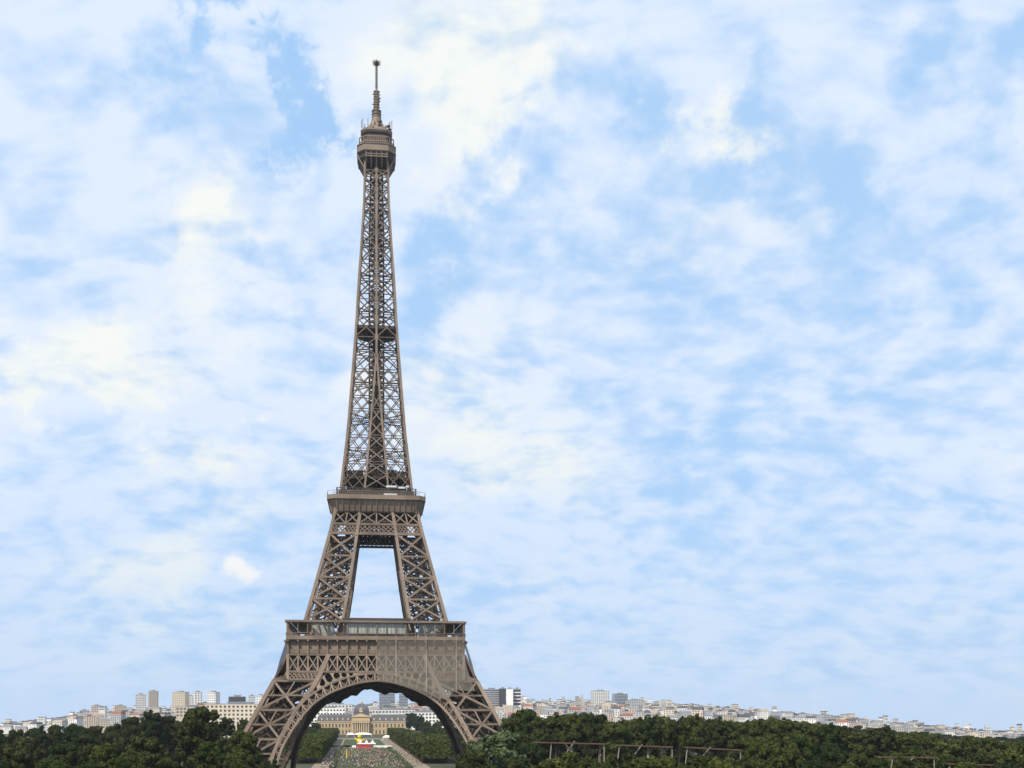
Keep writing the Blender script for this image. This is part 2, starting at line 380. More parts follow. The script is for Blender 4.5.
    for k in ('oo', 'oi', 'io', 'ii'):
        pb = MB(); x, y, z = C[k](zr(788)); pb.loft([[(x + a * r, y + b * r, zz) for a, b in ((-1, -1), (1, -1), (1, 1), (-1, 1))] for r, zz in ((4.2, -1), (3.6, 1.2), (2.2, 2.6))])
        pb.build('masonry_pier', M_STONE, leg)

# arches, spandrels, lattice friezes on the four faces
INTR = np.array([(0, 680.4), (15, 682.0), (29, 685.9), (41, 690.4), (52, 696), (63, 704.2), (72.4, 714.4), (81.5, 727), (88.4, 738.4), (93.5, 748.7), (98, 762.5), (101, 775), (103, 786)])
EXTR = np.array([(0, 673.2), (18, 674.9), (35.5, 679.6), (48.5, 685.0), (59, 690.8), (69.6, 699), (78.6, 708.8), (87, 721.6), (94, 734.5), (98.6, 746), (102.5, 760.5), (105.3, 774), (107.3, 786)])
def dense(P, n=97):
    t = np.concatenate([[0], np.cumsum(np.hypot(*np.diff(P, axis=0).T))]); s = np.linspace(0, t[-1], n)
    # Catmull-like smoothing by cubic fit through cumulative length
    out = np.stack([np.interp(s, t, P[:, 0]), np.interp(s, t, P[:, 1])], 1)
    for _ in range(6): out[1:-1] = (out[:-2] + 2 * out[1:-1] + out[2:]) / 4
    return out
II, EE = dense(INTR), dense(EXTR)
EXT_FULL = np.concatenate([np.stack([-EE[::-1, 0], EE[::-1, 1]], 1), EE[1:]])
INT_FULL = np.concatenate([np.stack([-II[::-1, 0], II[::-1, 1]], 1), II[1:]])
def plate(outer, holes, k, off, thick, m, name, parent):
    loops = [outer] + holes
    pts = [p for l in loops for p in l]
    tri = tessellate_polygon([[Vector((p[0], p[1], 0)) for p in l] for l in loops])
    n = len(pts); V3 = [fp(p[0], p[1], off, None, k) for p in pts] + [fp(p[0], p[1], off - thick, None, k) for p in pts]
    fs = [tuple(t) for t in tri] + [tuple(n + i for i in t[::-1]) for t in tri]
    b = 0
    for l in loops:
        for i in range(len(l)):
            j = (i + 1) % len(l); fs.append((b + i, b + j, n + b + j, n + b + i))
        b += len(l)
    mb = MB(); mb.add(V3, fs); return mb.build(name, m, parent)
def capsule(cx, cy, hw, l, ang):
    out = []
    for t in np.linspace(0, 2 * math.pi, 20, endpoint=False):
        x, y = hw * math.cos(t), hw * math.sin(t) + (max(l / 2 - hw, 0)) * (1 if math.sin(t) > 0 else -1)
        out.append((cx + x * math.cos(ang) - y * math.sin(ang), cy + x * math.sin(ang) + y * math.cos(ang)))
    return out
WF = 88.0                                                # half width of the straight frieze box
for k in range(4):
    n = NRM[k]
    mb = MB(); pl = MB()
    # arch ring: two flanges, radial posts, recessed web
    for path, wd in ((EXT_FULL, .75), (INT_FULL, .85)):
        for p, q in zip(path[:-1:2], path[2::2]): mb.bar(fp(*p, .3, None, k), fp(*q, .3, None, k), wd, 1.4, n)
    for i in range(0, len(EXT_FULL), 5): mb.bar(fp(*EXT_FULL[i], .45, None, k), fp(*INT_FULL[i], .45, None, k), .62, .8, n)
    for i in range(0, len(EXT_FULL) - 5, 5):
        a, b, c, e = EXT_FULL[i], EXT_FULL[i + 5], INT_FULL[i], INT_FULL[i + 5]
        mb.bar(fp(*a, .1, None, k), fp(*((c + e) / 2), .1, None, k), .3, .3, n); mb.bar(fp(*b, .1, None, k), fp(*((c + e) / 2), .1, None, k), .3, .3, n)
    arch = mb.build('arch', M_IRON, tower)
    for i in range(len(EXT_FULL) - 1):                   # web and soffit
        a, b, c, e = EXT_FULL[i], EXT_FULL[i + 1], INT_FULL[i], INT_FULL[i + 1]
        pl.add([fp(*a, -.6, None, k), fp(*b, -.6, None, k), fp(*e, -.6, None, k), fp(*c, -.6, None, k)], [(0, 1, 2, 3)])
        pl.add([fp(*c, -.3, None, k), fp(*e, -.3, None, k), fp(*e, -4.6, None, k), fp(*c, -4.6, None, k)], [(0, 1, 2, 3)])
        pl.add([fp(*a, -4.6, None, k), fp(*b, -4.6, None, k), fp(*e, -4.6, None, k), fp(*c, -4.6, None, k)], [(0, 1, 2, 3)])
    for i in range(len(EXT_FULL) - 1):  # added dark sheet behind the spandrel openings, standing in for interior shade
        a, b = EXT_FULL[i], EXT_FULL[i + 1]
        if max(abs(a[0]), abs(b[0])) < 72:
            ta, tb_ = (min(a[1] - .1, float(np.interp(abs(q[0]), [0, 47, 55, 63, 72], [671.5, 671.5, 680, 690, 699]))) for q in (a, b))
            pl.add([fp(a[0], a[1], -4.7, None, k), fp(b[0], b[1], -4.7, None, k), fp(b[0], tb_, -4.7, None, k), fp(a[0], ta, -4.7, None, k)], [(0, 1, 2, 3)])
    pl.build('arch_web_and_shade_sheet', M_IRON_D, arch)
    if k == 2:                                           # dark safety net sagging under the far arch
        sn = MB(); seq = [p for p in INT_FULL if abs(p[0]) < 66]; vs = []; fs = []
        for i, p in enumerate(seq):
            dr = 1.6 + 4.2 * abs(math.sin(i * .115 + .4)) ** .7 * (1 + .3 * math.sin(i * .37)) + .5 * math.sin(i * .9); dr *= float(smooth(66, 52, abs(p[0])) if False else 1 - smooth(50, 66, abs(p[0])))
            x0, y0, z0 = fp(p[0], p[1], -.4, None, k); r = math.hypot(p[0], 60); vs += [(x0, y0, z0), (x0 * (1 - .02 * dr * abs(p[0]) / 84), y0 + .3, z0 - dr * .55)]
            if i: fs.append((2 * i - 2, 2 * i, 2 * i + 1, 2 * i - 1))
        sn.add(vs, fs); sn.build('safety_net', M_DARK, arch)
    for s in (-1, 1):
        # spandrel between the lattice beam, the leg's inner column and the arch, pierced by round-topped openings
        top = [(0, 673.0 - 1.2), (30, 671.6), (44.5, 671.6), (47.6, 671.6), (55, 680.0), (63.5, 690), (71.5, 698.5)]
        low = [tuple(p + np.array((0, -.2))) for p in EE[::3] if p[0] < 71.0][::-1]
        outer = [(s * a, b) for a, b in top + low]
        holes = [capsule(s * u, y, hw, l, s * an) for u, y, hw, l, an in
                 ((61.2, 688.6, 2.4, 5.4, .75), (54.6, 681.8, 3.1, 9.4, .62), (47.2, 677.8, 3.2, 9.6, .5), (39.4, 675.9, 3.1, 6.6, .38), (32.0, 674.8, 2.6, 4.6, .3), (25.2, 673.7, 2.1, 3.0, .2))]
        plate(outer, holes, k, .55, .7, M_PANEL, 'spandrel', arch)
    # frieze: name panel row, X lattice, fine lattice
    fr = MB(); bk = MB()
    Wb = lambda u, y, off=0.: fp(u, y, off, max(WF, float(np.interp(-y, -WT[:, 0], WT[:, 1])) + 1.2), k)
    nX = 18; us = np.linspace(-87, 87, nX + 1)
    for s in (-1, 1): fr.bar(Wb(s * 60, 679.8, .1), Wb(s * 87.6, 679.8, .1), .7, .8, n)
    for y, wd in ((655, .7), (671.8, .8)): fr.bar(Wb(-87.6, y, .1), Wb(87.6, y, .1), wd, .8, n)
    for i in range(nX):
        xbrace(fr, Wb(us[i], 671.5), Wb(us[i + 1], 671.5), Wb(us[i], 655.3), Wb(us[i + 1], 655.3), .42, .4, n)
    for u in us: fr.bar(Wb(u, 655), Wb(u, 671.8), .5, .55, n)
    for s in (-1, 1):
        lattice(fr, Wb(s * 87, 679.5), Wb(s * 60, 679.5), Wb(s * 87, 672.5), Wb(s * 52, 672.5), 8, 2, .33, .3, n)
        # the leg's inner column carried up across the lattice
        pts = [(71.5, 698), (63.5, 688.5), (55.5, 674), (47.5, 655)]
        for p, q in zip(pts[:-1], pts[1:]): fr.bar(Wb(s * p[0], p[1], .45) if p[1] < 680 else fp(s * p[0], p[1], .9, None, k), Wb(s * q[0], q[1], .45) if q[1] < 680 else fp(s * q[0], q[1], .9, None, k), 1.7, .6, n)
        fr.bar(Wb(s * 87.4, 655), Wb(s * 87.4, 680), 1.0, 1.0, n)
    frz = fr.build('lattice_frieze', M_IRON, tower)
    lattice(bk, Wb(-84, 671.5, -3.2), Wb(84, 671.5, -3.2), Wb(-84, 655, -3.2), Wb(84, 655, -3.2), 26, 3, .8, .3, n)
    lattice(bk, Wb(-84, 679.5, -3.2), Wb(-50, 679.5, -3.2), Wb(-84, 671.5, -3.2), Wb(-50, 671.5, -3.2), 6, 2, .8, .3, n)
    lattice(bk, Wb(50, 679.5, -3.2), Wb(84, 679.5, -3.2), Wb(50, 671.5, -3.2), Wb(84, 671.5, -3.2), 6, 2, .8, .3, n)
    for y in (655, 663, 671.5): bk.bar(Wb(-84, y, -3.2), Wb(84, y, -3.2), .8, .5, n)
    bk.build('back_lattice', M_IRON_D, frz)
    nm = MB()                                            # panels with corbels under the gallery
    nm.add([Wb(-86.6, 655, -.9), Wb(86.6, 655, -.9), Wb(86.6, 640, -.9), Wb(-86.6, 640, -.9)], [(0, 1, 2, 3)])
    for i in range(nX):
        a, b = us[i] + .7, us[i + 1] - .7
        nm.add([Wb(a, 653.6, -.6), Wb(b, 653.6, -.6), Wb(b, 649.4, -.35), Wb(a, 649.4, -.35), Wb(a, 649.1, -.9), Wb(b, 649.1, -.9), Wb(b, 653.8, -.9), Wb(a, 653.8, -.9)],
               [(0, 1, 2, 3), (3, 2, 5, 4), (0, 7, 6, 1)])
        nm.add([Wb(a, 648.2, -.75), Wb(b, 648.2, -.75), Wb(b, 642, -.75), Wb(a, 642, -.75)], [(0, 1, 2, 3)])
    for u in us:
        nm.bar(Wb(u, 654.6, -.45), Wb(u, 643.5, -.2), .5, .9, n); nm.bar(Wb(u, 643.5, .1), Wb(u, 640.6, .9), .5, 1.4, n)
    nm.build('name_panel', M_PANEL, frz)

# first floor: deck, gallery, pavilions
zd0, zd1 = fz(640, WF), fz(636.3, WF)
W1 = wm(WF)
dk = MB(); hole = wm(30)
for x0, x1, y0, y1 in ((-W1 - .35, W1 + .35, -W1 - .9, -hole), (-W1 - .35, W1 + .35, hole, W1 + .9), (-W1 - .35, -hole, -hole, hole), (hole, W1 + .35, -hole, hole)):
    dk.box(x0, x1, y0, y1, zd0, zd1)
for x in np.linspace(-W1 + 2, W1 - 2, 15):               # girders under the deck
    for ya, yb in ((-W1 + 3.4, -hole), (hole, W1 - 3.4)):
        dk.bar((x, ya, zd0 - 2.6), (x, yb, zd0 - 2.6), .6, 5.0, (0, 0, 1)); 
dk.build('first_floor_deck', M_PANEL, tower)
zt = fz(621.6, WF); zb = zd1
gal = MB(); rail = MB(); GL = []
for k in range(4):
    gl = MB(); GL.append(gl)
    n = NRM[k]; Q = lambda x, y, z: rot((x, y, z), k)
    gal.bar(Q(-W1 - .1, -W1 - .3, zt), Q(W1 + .1, -W1 - .3, zt), .8, 1.2, n)
    gal.add([Q(-W1 + 0.4, -W1 + .4, zt + .42), Q(W1 - .4, -W1 + .4, zt + .42), Q(W1 - 6, -W1 + 6, zt + .5), Q(-W1 + 6, -W1 + 6, zt + .5)], [(0, 1, 2, 3)])
    for x in np.linspace(-W1 + .3, W1 - .3, 19):
        wd = .55 if round((x + W1) / (2 * W1) * 18) % 3 == 0 else .28
        gal.bar(Q(x, -W1 - .1, zb), Q(x, -W1 - .1, zt), wd, .4, n)
    rail.bar(Q(-W1, -W1 - .5, zb + 1.2), Q(W1, -W1 - .5, zb + 1.2), .16, .16, n)
    for x in np.linspace(-W1, W1, 120): rail.bar(Q(x, -W1 - .5, zb), Q(x, -W1 - .5, zb + 1.2), .07, .07, n)
    gx = 29.5 * (D - W1) / F
    gl.add([Q(-gx, -W1 + .5, zb + 1.0), Q(gx, -W1 + .5, zb + 1.0), Q(gx, -W1 + .5, zt - .5), Q(-gx, -W1 + .5, zt - .5)], [(0, 1, 2, 3)])
    for x in np.linspace(-gx, gx, 17): gl.bar(Q(x, -W1 + .42, zb + 1), Q(x, -W1 + .42, zt - .5), .14, .14, n, 1)
G = gal.build('gallery', M_IRON, tower); [gl.build('gallery_glazing', [M_GLASSG, M_IRON], G) for gl in GL]; rail.build('railing', M_IRON, G)
for k in range(4):
    pv = MB(); rf = MB()
    Q = lambda x, y, z: rot((x, y, z), k)
    gx = 13.0
    pts0 = [(-gx, -W1 + 6), (gx, -W1 + 6), (gx, -W1 + 17), (-gx, -W1 + 17)]
    pv.loft([[Q(x, y, zb) for x, y in pts0], [Q(x, y, zt + 1.0) for x, y in pts0]])
    g2 = gx + .6; pts = [(-g2, -W1 + 5.4), (g2, -W1 + 5.4), (g2, -W1 + 17.6), (-g2, -W1 + 17.6)]
    rf.loft([[Q(x, y, zt + 1.0) for x, y in pts], [Q(x, y, zt + 1.35) for x, y in pts], [Q(x, y + (.0 if i < 2 else -3), zt + 1.9) for i, (x, y) in enumerate(pts)]])
    P_ = pv.build('pavilion', M_GLASSG, tower); rf.build('pavilion_roof', M_DARK, P_)

# scaffold netting on the near face's right half and hanging along the left side
def net_rows(cols, m=None, name='scaffold_net'):
    m_net = m; mb = MB(); m = len(cols[0]); vs = [p for c in cols for p in c]; fs = []
    for i in range(len(cols) - 1):
        for j in range(m - 1): fs.append((i * m + j, i * m + j + 1, (i + 1) * m + j + 1, (i + 1) * m + j))
    mb.add(vs, fs); return mb.build(name, m_net or M_NET, tower)
cols = []
for u in np.linspace(.5, 88.5, 45):
    yb = float(np.interp(u, [0, 15, 30, 45, 58, 66, 72, 88.5], [680, 682, 686, 691.5, 699, 699, 690, 691]))
    c = []
    for t in np.linspace(0, 1, 14):
        y = 640.4 + (yb - 640.4) * t
        Wl = WF + 2.6 + math.sin(u * .55) * .35 + max(0, (y - 652)) * .53
        uu = u * (1 + .12 * (max(0, y - 655) / 36) ** 1.5 * (u / 88) ** 2)
        c.append(fp(uu, y, 1.0, Wl, 0))
    cols.append(c)
net = net_rows(cols)
for u in (19.5, 49.5, 79.6):
    rp = MB()
    yb = 683 if u < 40 else 692
    pts = [fp(u, y, 1.35, WF + 2.9 + max(0, (y - 652)) * .53, 0) for y in (636, 650, 665, 678, yb)]
    for p, q in zip(pts[:-1], pts[1:]): rp.bar(p, q, .15, .15)
    rp.build('hoist_rope', M_ROPE, net)
for side in (-1, 1):
    cols = []
    for yy in np.linspace(-W1 - .4, -8 if side < 0 else -W1 + 10, 24):
        c = []
        for t in np.linspace(0, 1, 14):
            y = 640.4 + 50 * t
            Wl = 88.6 + (12.5 * t ** 1.05 + 1.6 * math.sin(t * 3.1))
            z = HC + (YH - y) * (D - W1) / F
            xx = Wl * (D - W1) / F
            c.append((side * xx, yy * (1 + .07 * t), z))
        cols.append(c)
    net_rows(cols, M_NET2)

# second floor: frieze, platform, railings
for k in range(4):
    n = NRM[k]; mb = MB(); f = lambda u, y, o=.15: fp(u, y, o, None, k)
    ys = (511, 524.3, 533.6); 
    uo = lambda y: float(np.interp(-y, -WT[:, 0], WT[:, 1])); ui = lambda y: float(np.interp(-y, -VT[:, 0], VT[:, 1]))
    for y, wd in ((511.5, .9), (524.3, .8), (533.8, .95)): mb.bar(f(-uo(y), y), f(uo(y), y), wd, .9, n)
    segs = [(lambda y: -uo(y), lambda y: -ui(y)), (lambda y: -ui(y), ui), (ui, uo)]
    for a, b in segs:
        m_ = lambda y: (a(y) + b(y)) / 2
        for p, q in ((a, m_), (m_, b)): xbrace(mb, f(p(524), 524), f(q(524), 524), f(p(512), 512), f(q(512), 512), .5, .45, n)
        mb.bar(f(m_(524), 524), f(m_(512), 512), .55, .5, n)
        lattice(mb, f(a(533), 533), f(b(533), 533), f(a(525), 525), f(b(525), 525), 8, 2, .34, .3, n)
    for s in (-1, 1): mb.bar(f(s * ui(536), 536, .35), f(s * ui(511), 511, .35), 1.3, .9, n)
    fr2 = mb.build('upper_frieze', M_IRON, tower)
    b2 = MB(); zA, zB = zr(531.5), zr(521)
    for zz in (zA, zB, (zA + zB) / 2): b2.bar(rot((-v_of(zA), -w_of(zA) + 1.2, zz), k), rot((v_of(zA), -w_of(zA) + 1.2, zz), k), .65, .6, n)
    lattice(b2, rot((-v_of(zA), -w_of(zA) + 1.2, zA), k), rot((v_of(zA), -w_of(zA) + 1.2, zA), k), rot((-v_of(zA), -w_of(zA) + 1.2, zB), k), rot((v_of(zA), -w_of(zA) + 1.2, zB), k), 9, 2, .42, .3, n)
    yi = w_of(zr(520)) - 5
    lattice(b2, rot((-yi, -yi, zr(533)), k), rot((yi, -yi, zr(533)), k), rot((-yi, -yi, zr(512)), k), rot((yi, -yi, zr(512)), k), 14, 4, .75, .3, n)
    b2.build('back_lattice', M_IRON_D, fr2)
def octo(w, c): return [(-w + c, -w), (w - c, -w), (w, -w + c), (w, w - c), (w - c, w), (-w + c, w), (-w, w - c), (-w, -w + c)]
def ringz(w, c, z): return [(x, y, z) for x, y in octo(w, c)]
wp = wm(49.3); z495, z499, z511 = fz(494.6, 49.3), fz(499, 49.3), fz(510.8, 46.5); cp = 2.7
p2 = MB(); p2.loft([ringz(wp - 2.3, cp, z511), ringz(wp - .9, cp, z499), ringz(wp, cp, z499 + .05), ringz(wp, cp, z495)])
plat = p2.build('second_floor_platform', M_IRON, tower)
rb = MB(); r2 = MB()
for k in range(4):
    for x in np.linspace(-(wp - cp - 1.4), wp - cp - 1.4, 15):
        rb.bar(rot((x, -wp + 1.9, z511), k), rot((x, -wp + .75, z499), k), .3, .6, NRM[k])
    for x in np.linspace(-wp + cp, wp - cp, 50): r2.bar(rot((x, -wp + .15, z495), k), rot((x, -wp + .15, z495 + 1.6), k), .09, .09, NRM[k])
    for zz in (.8, 1.6): r2.bar(rot((-wp + cp, -wp + .15, z495 + zz), k), rot((wp - cp, -wp + .15, z495 + zz), k), .12, .12, NRM[k])
    r2.bar(rot((wp - cp, -wp + .15, z495 + 1.6), k), rot((wp - .15, -wp + cp, z495 + 1.6), k), .12, .12, NRM[k])
rb.build('bracket', M_IRON, plat); r2.build('railing', M_IRON, plat)
ud = MB(); wu = wm(40); zu = fz(493.5, 40); zv = fz(488.2, 40)
ud.loft([ringz(wu, 2, z495 - .1), ringz(wu, 2, z495 + 1.0)]); ud.loft([ringz(wu - .8, 2, z495 + 1.0), ringz(wu - .8, 2, zv - 1.0)]) if False else None
for k in range(4):
    for x in np.linspace(-wu + .5, wu - .5, 26): ud.bar(rot((x, -wu + .2, z495 + .9), k), rot((x, -wu + .2, zv), k), .22, .22, NRM[k])
    for zz in np.linspace(z495 + 1.2, zv, 4): ud.bar(rot((-wu, -wu + .2, zz), k), rot((wu, -wu + .2, zz), k), .26, .26, NRM[k])
ud.box(-wu + 1, wu - 1, -wu + 1, wu - 1, zv - 1.4, zv - 1.0)
ud.build('upper_deck', M_DARK, tower)
for k in range(4):
    kb = MB()
    for a, b in ((-8.5, -1.5), (1.6, 6.0)):
        x0, x1 = a, b; pts = [(x0, -10.5), (x1, -10.5), (x1, -7), (x0, -7)]
        kb.loft([[rot((x, y, zv - 1), k) for x, y in pts], [rot((x, y, zv + 2.4), k) for x, y in pts]])
    kb.build('kiosk', M_IRON_D, tower)
aw = MB(); aw.box(3, 8.6, -wu - .7, -wu - .4, z495 + .3, z495 + 1.2)
[aw.box(a, b, -wu - .1, -wu + .2, zv + c, zv + c + .8) for a, b, c in ((4, 8.5, .5), (9, 12, .1), (12.2, 13.5, .6))]
aw.build('white_sheeting', M_AWN, tower)

# upper shaft
S1 = list(np.linspace(488, 356, 11)); S2 = [356]
while S2[-1] > 176: S2.append(S2[-1] - min(19, 12.6 + 5.2 * (S2[-1] - 185) / 110))
S2[-1] = 170
cols_ = MB(); fine = MB(); thin = MB()
for sx, sy in corners:
    f = lambda z: (sx * w_of(z), sy * w_of(z), z); cc = MB(); col_path(cc, f, S1 + S2[1:6], .95); col_path(cc, f, S2[5:] + [152], .8); cc.build('corner_column', M_IRON, tower)
for k in range(4):
    n = NRM[k]; cols_ = MB(); shaft = MB()
    for s in (-1, 1): col_path(cols_, lambda z: rot((s * v_of(z), -w_of(z), z), k), S1, .75)
    col_path(cols_, lambda z: rot((0, -w_of(z), z), k), S2 + [160], .9)
    g = lambda u, y: fp(u, y, 0, None, k)
    uo = lambda y: float(np.interp(-y, -WT[:, 0], WT[:, 1])); ui = lambda y: float(np.interp(-y, -VT[:, 0], VT[:, 1]))
    for y0, y1 in zip(S1[:-1], S1[1:]):
        if S1.index(y1) % 2 == 0: [thin.bar(g(-uo(y1 + e), y1 + e), g(uo(y1 + e), y1 + e), .3, .4, n) for e in (0, 2.6)]
        ym = (y0 + y1) / 2
        for s in (-1, 1): lattice(thin, g(s * uo(y0), y0), g(s * ui(y0), y0), g(s * uo(y1), y1), g(s * ui(y1), y1), 2, 1, .34, .3, n)
        if ui(y1) > 3: xbrace(shaft, g(-ui(y0), y0), g(ui(y0), y0), g(-ui(y1), y1), g(ui(y1), y1), .4, .35, n)
        for s in (-1, 1):
            q = g(s * ui(y1), y1); cols_.bar((q[0], q[1], q[2] - .7), (q[0], q[1], q[2] + .7), 1.2, .85, n)
    for y0, y1 in zip(S2[:-1], S2[1:]):
        thin.bar(g(-uo(y1), y1), g(uo(y1), y1), .34, .35, n)
        for s in (-1, 1): xbrace(thin, g(s * uo(y0), y0), g(0, y0), g(s * uo(y1), y1), g(0, y1), .48, .4, n)
        q = g(0, (y1)); cols_.bar((q[0], q[1], q[2] - .8), (q[0], q[1], q[2] + .8), 1.5, 1.0, n)
    cols_.build('face_column', M_IRON, tower)
    shaft.build('shaft_bracing', M_IRON, tower)
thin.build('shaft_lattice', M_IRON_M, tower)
core = MB(); zs = np.linspace(zr(490), zr(172), 64)
cw = lambda z: min(3.0, w_of(z) * .5)
for i, (a, b) in enumerate(zip(zs[:-1], zs[1:])):
    ca, cb_ = cw(a), cw(b)
    for k in range(4):
        core.bar(rot((-ca, -ca, a), k), rot((-cb_, -cb_, b), k), .75, .75, NRM[k])
        core.bar(rot((-ca, -ca, a), k), rot((cb_, -cb_, b), k), .4, .35, NRM[k]); core.bar(rot((ca, -ca, a), k), rot((-cb_, -cb_, b), k), .4, .35, NRM[k])
        core.bar(rot((-cb_, -cb_, b), k), rot((cb_, -cb_, b), k), .4, .4, NRM[k])
    if i % 7 == 0:
        for k in range(4):                               # ties from the core to the shell
            core.bar(rot((-cb_, -cb_, b), k), rot((-w_of(b), -w_of(b), b), k), .35, .35); core.bar(rot((0, -cb_, b), k), rot((0, -w_of(b), b), k), .3, .3)
            core.bar(rot((-w_of(b), -cb_, b), k), rot((w_of(b), -cb_, b), k), .28, .28)
core.box(-1.6, 1.6, -1.6, 1.6, zr(470), zr(335))
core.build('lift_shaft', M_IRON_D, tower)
mf = MB(); zq = zr(478); wq = w_of(zq) - 1.2
mf.box(-wq, wq, -wq, wq, zq, zq + 1.0)
for k in range(4):
    mf.bar(rot((-wq, -wq, zq + 3.0), k), rot((wq, -wq, zq + 3.0), k), .5, .5, NRM[k]); lattice(mf, rot((-wq, -wq, zq + 1), k), rot((wq, -wq, zq + 1), k), rot((-wq, -wq, zq + 3), k), rot((wq, -wq, zq + 3), k), 10, 1, .35, .3, NRM[k])
    for a, b, hh in ((-9, -5.5, 3.6), (-4, 1.5, 2.6), (4.5, 8.5, 4.0)): mf.loft([[rot((x, y, zz), k) for x, y in ((a, -wq + 1), (b, -wq + 1), (b, -wq + 4), (a, -wq + 4))] for zz in (zq + 1, zq + hh)])
mf.build('machine_floor', M_IRON_D, tower)
ip = MB(); zi = zr(328)
wi = w_of(zi); ip.loft([ringz(wi * .5, 1, zr(333)), ringz(wi - .3, 1, zi), ringz(wi - .3, 1, zr(325))])
ip.build('intermediate_platform', M_IRON_D, tower)

# summit: flared bracket, cabin, roofs, dome, mast
top = MB()
def zt_(y): return HC + (YH - y) * (D - 8 * min(max((y - 118) / 17, 0), 1)) / F
def m_(px): return px * (D - 6) / F
for k in range(4):
    for u in (-10.5, -5.3, 0, 5.3, 10.5):
        top.bar(rot((m_(u), -m_(17.3), zt_(155.6)), k), rot((m_(u), -m_(18.3), zt_(151)), k), .5, .7, NRM[k])
        top.bar(fp(u, 168, .1, None, k), rot((m_(u), -m_(17.3), zt_(155.6)), k), .45, .5, NRM[k])
    for y in (153.4, 155.7): top.bar(rot((-m_(11), -m_(17.9), zt_(y)), k), rot((m_(11), -m_(17.9), zt_(y)), k), .4, .5, NRM[k])
tb = top.build('summit_bracket', M_IRON, tower)
cab = MB()
c7 = m_(7); cab.loft([ringz(m_(18.7), c7, zt_(150.6)), ringz(m_(18.7), c7, zt_(142.8))])
sk = MB(); sk.loft([ringz(m_(11.9), 1.2, zt_(160)), ringz(m_(16.9), m_(6), zt_(155.5)), ringz(m_(18.0), c7, zt_(150.65))])
cabin = cab.build('summit_cabin', M_PANEL, tower)
sk.build('cabin_skirt', M_IRON_D, cabin)
cl = MB()
for w_, y in ((18.9, 143), (18.9, 149.8)):
    r_ = ringz(m_(w_), c7, zt_(y))
    for p, q in zip(r_, r_[1:] + r_[:1]): cl.bar(p, q, .45, .3, (0, 0, 1))
cl.build('cabin_trim', M_IRON, cabin)
cg = MB()
rA, rB = ringz(m_(17.4), m_(6.5), zt_(142.6)), ringz(m_(17.0), m_(6.5), zt_(135))
for i in range(8):
    a0, a1, b0, b1 = rA[i], rA[(i + 1) % 8], rB[i], rB[(i + 1) % 8]
    nn = 10 if i % 2 == 0 else 3
    for t in np.linspace(0, 1, nn + 1): cg.bar(lerp(a0, a1, t), lerp(b0, b1, t), .26, .26)
    for t in (.0, .35, 1): cg.bar(lerp(a0, b0, t), lerp(a1, b1, t), .36, .36)
cg.build('cage_railing', M_IRON, cabin)
cu = MB(); cu.loft([ringz(m_(13.4), m_(5), zt_(142.75)), ringz(m_(13.4), m_(5), zt_(131.6))]); cu.build('upper_cabin', M_IRON_D, cabin)
cr = MB()
cr.loft([ringz(m_(14.6), m_(5), zt_(131.5)), ringz(m_(15.8), m_(5.5), zt_(130.4)), ringz(m_(15.8), m_(5.5), zt_(129.4)), ringz(m_(12.4), m_(4.6), zt_(128.6)), ringz(m_(10.2), m_(4), zt_(126.8)), ringz(m_(7.6), m_(3), zt_(124.2)), ringz(m_(5.6), m_(2.2), zt_(122))])
cr.build('summit_roof', M_IRON, cabin)
for k in range(4):
    for u, h in ((-15, 122.5), (-11.5, 124.5), (-8.5, 121), (-5, 124), (5.5, 122), (9, 124.5), (12.5, 123), (15.3, 121.5)):
        lamps = MB(); lamps.bar(rot((m_(u), -m_(13.5), zt_(129.2)), k), rot((m_(u), -m_(13.5), zt_(h + 2)), k), .24, .24); lamps.build('aerial', M_IRON_D, cabin)
ag = random.Random(3)
for i in range(30):                                      # small aerials, floodlights and dishes crowding the top
    a = ag.uniform(0, 6.28); r = m_(ag.uniform(6, 14.5)); y0 = 129.2 - max(0, 12 - r / m_(1)) * .75; hh = ag.uniform(1.2, 6); q = MB()
    x, y = r * math.cos(a), r * math.sin(a); z0 = zt_(y0)
    q.bar((x, y, z0 - .6), (x, y, z0 + hh * .45), .3, .3)
    if i % 2: q.lathe([(.15, z0 + hh * .45 - .3), (.75, z0 + hh * .45), (.7, z0 + hh * .45 + .6), (.1, z0 + hh * .45 + .9)], (x, y), 6)
    q.build('aerial', M_IRON_D if i % 3 else M_AWN, cabin)
dm = MB(); dm.lathe([(m_(6.2), zt_(122.4)), (m_(5.4), zt_(119.6)), (m_(4.2), zt_(117.5)), (m_(4.0), zt_(112.5)), (m_(3.0), zt_(110.6)), (m_(2.5), zt_(110))], seg=12)
for y in (118, 115, 112): dm.lathe([(m_(4.9), zt_(y)), (m_(4.9), zt_(y - .7))], seg=12)
dm.build('lantern', M_IRON, cabin)
ms = MB()
ms.lathe([(m_(2.4), zt_(111)), (m_(2.1), zt_(91)), (m_(1.3), zt_(90))], seg=8)
for y in np.arange(108, 90, -2.6): ms.lathe([(m_(3.1), zt_(y)), (m_(3.1), zt_(y - .9))], seg=8)
ms.lathe([(m_(1.0), zt_(91)), (m_(.8), zt_(66))], seg=6)
for i in range(26):
    y = 92 + i * .75; a = i * 2.4; ms.bar((0, 0, zt_(y)), (m_(3.4 + .5 * (i % 3)) * math.cos(a), m_(3.4) * math.sin(a), zt_(y - .3)), .3, .5)
for y in np.arange(88, 66, -2.2): ms.lathe([(m_(1.4), zt_(y)), (m_(1.4), zt_(y - .7))], seg=6)
mast = ms.build('antenna_mast', M_IRON, tower)
an = MB(); an.lathe([(m_(1.2), zt_(66.5)), (m_(2.2), zt_(64.5)), (m_(2.2), zt_(62.5)), (m_(.8), zt_(60.5))], seg=8)
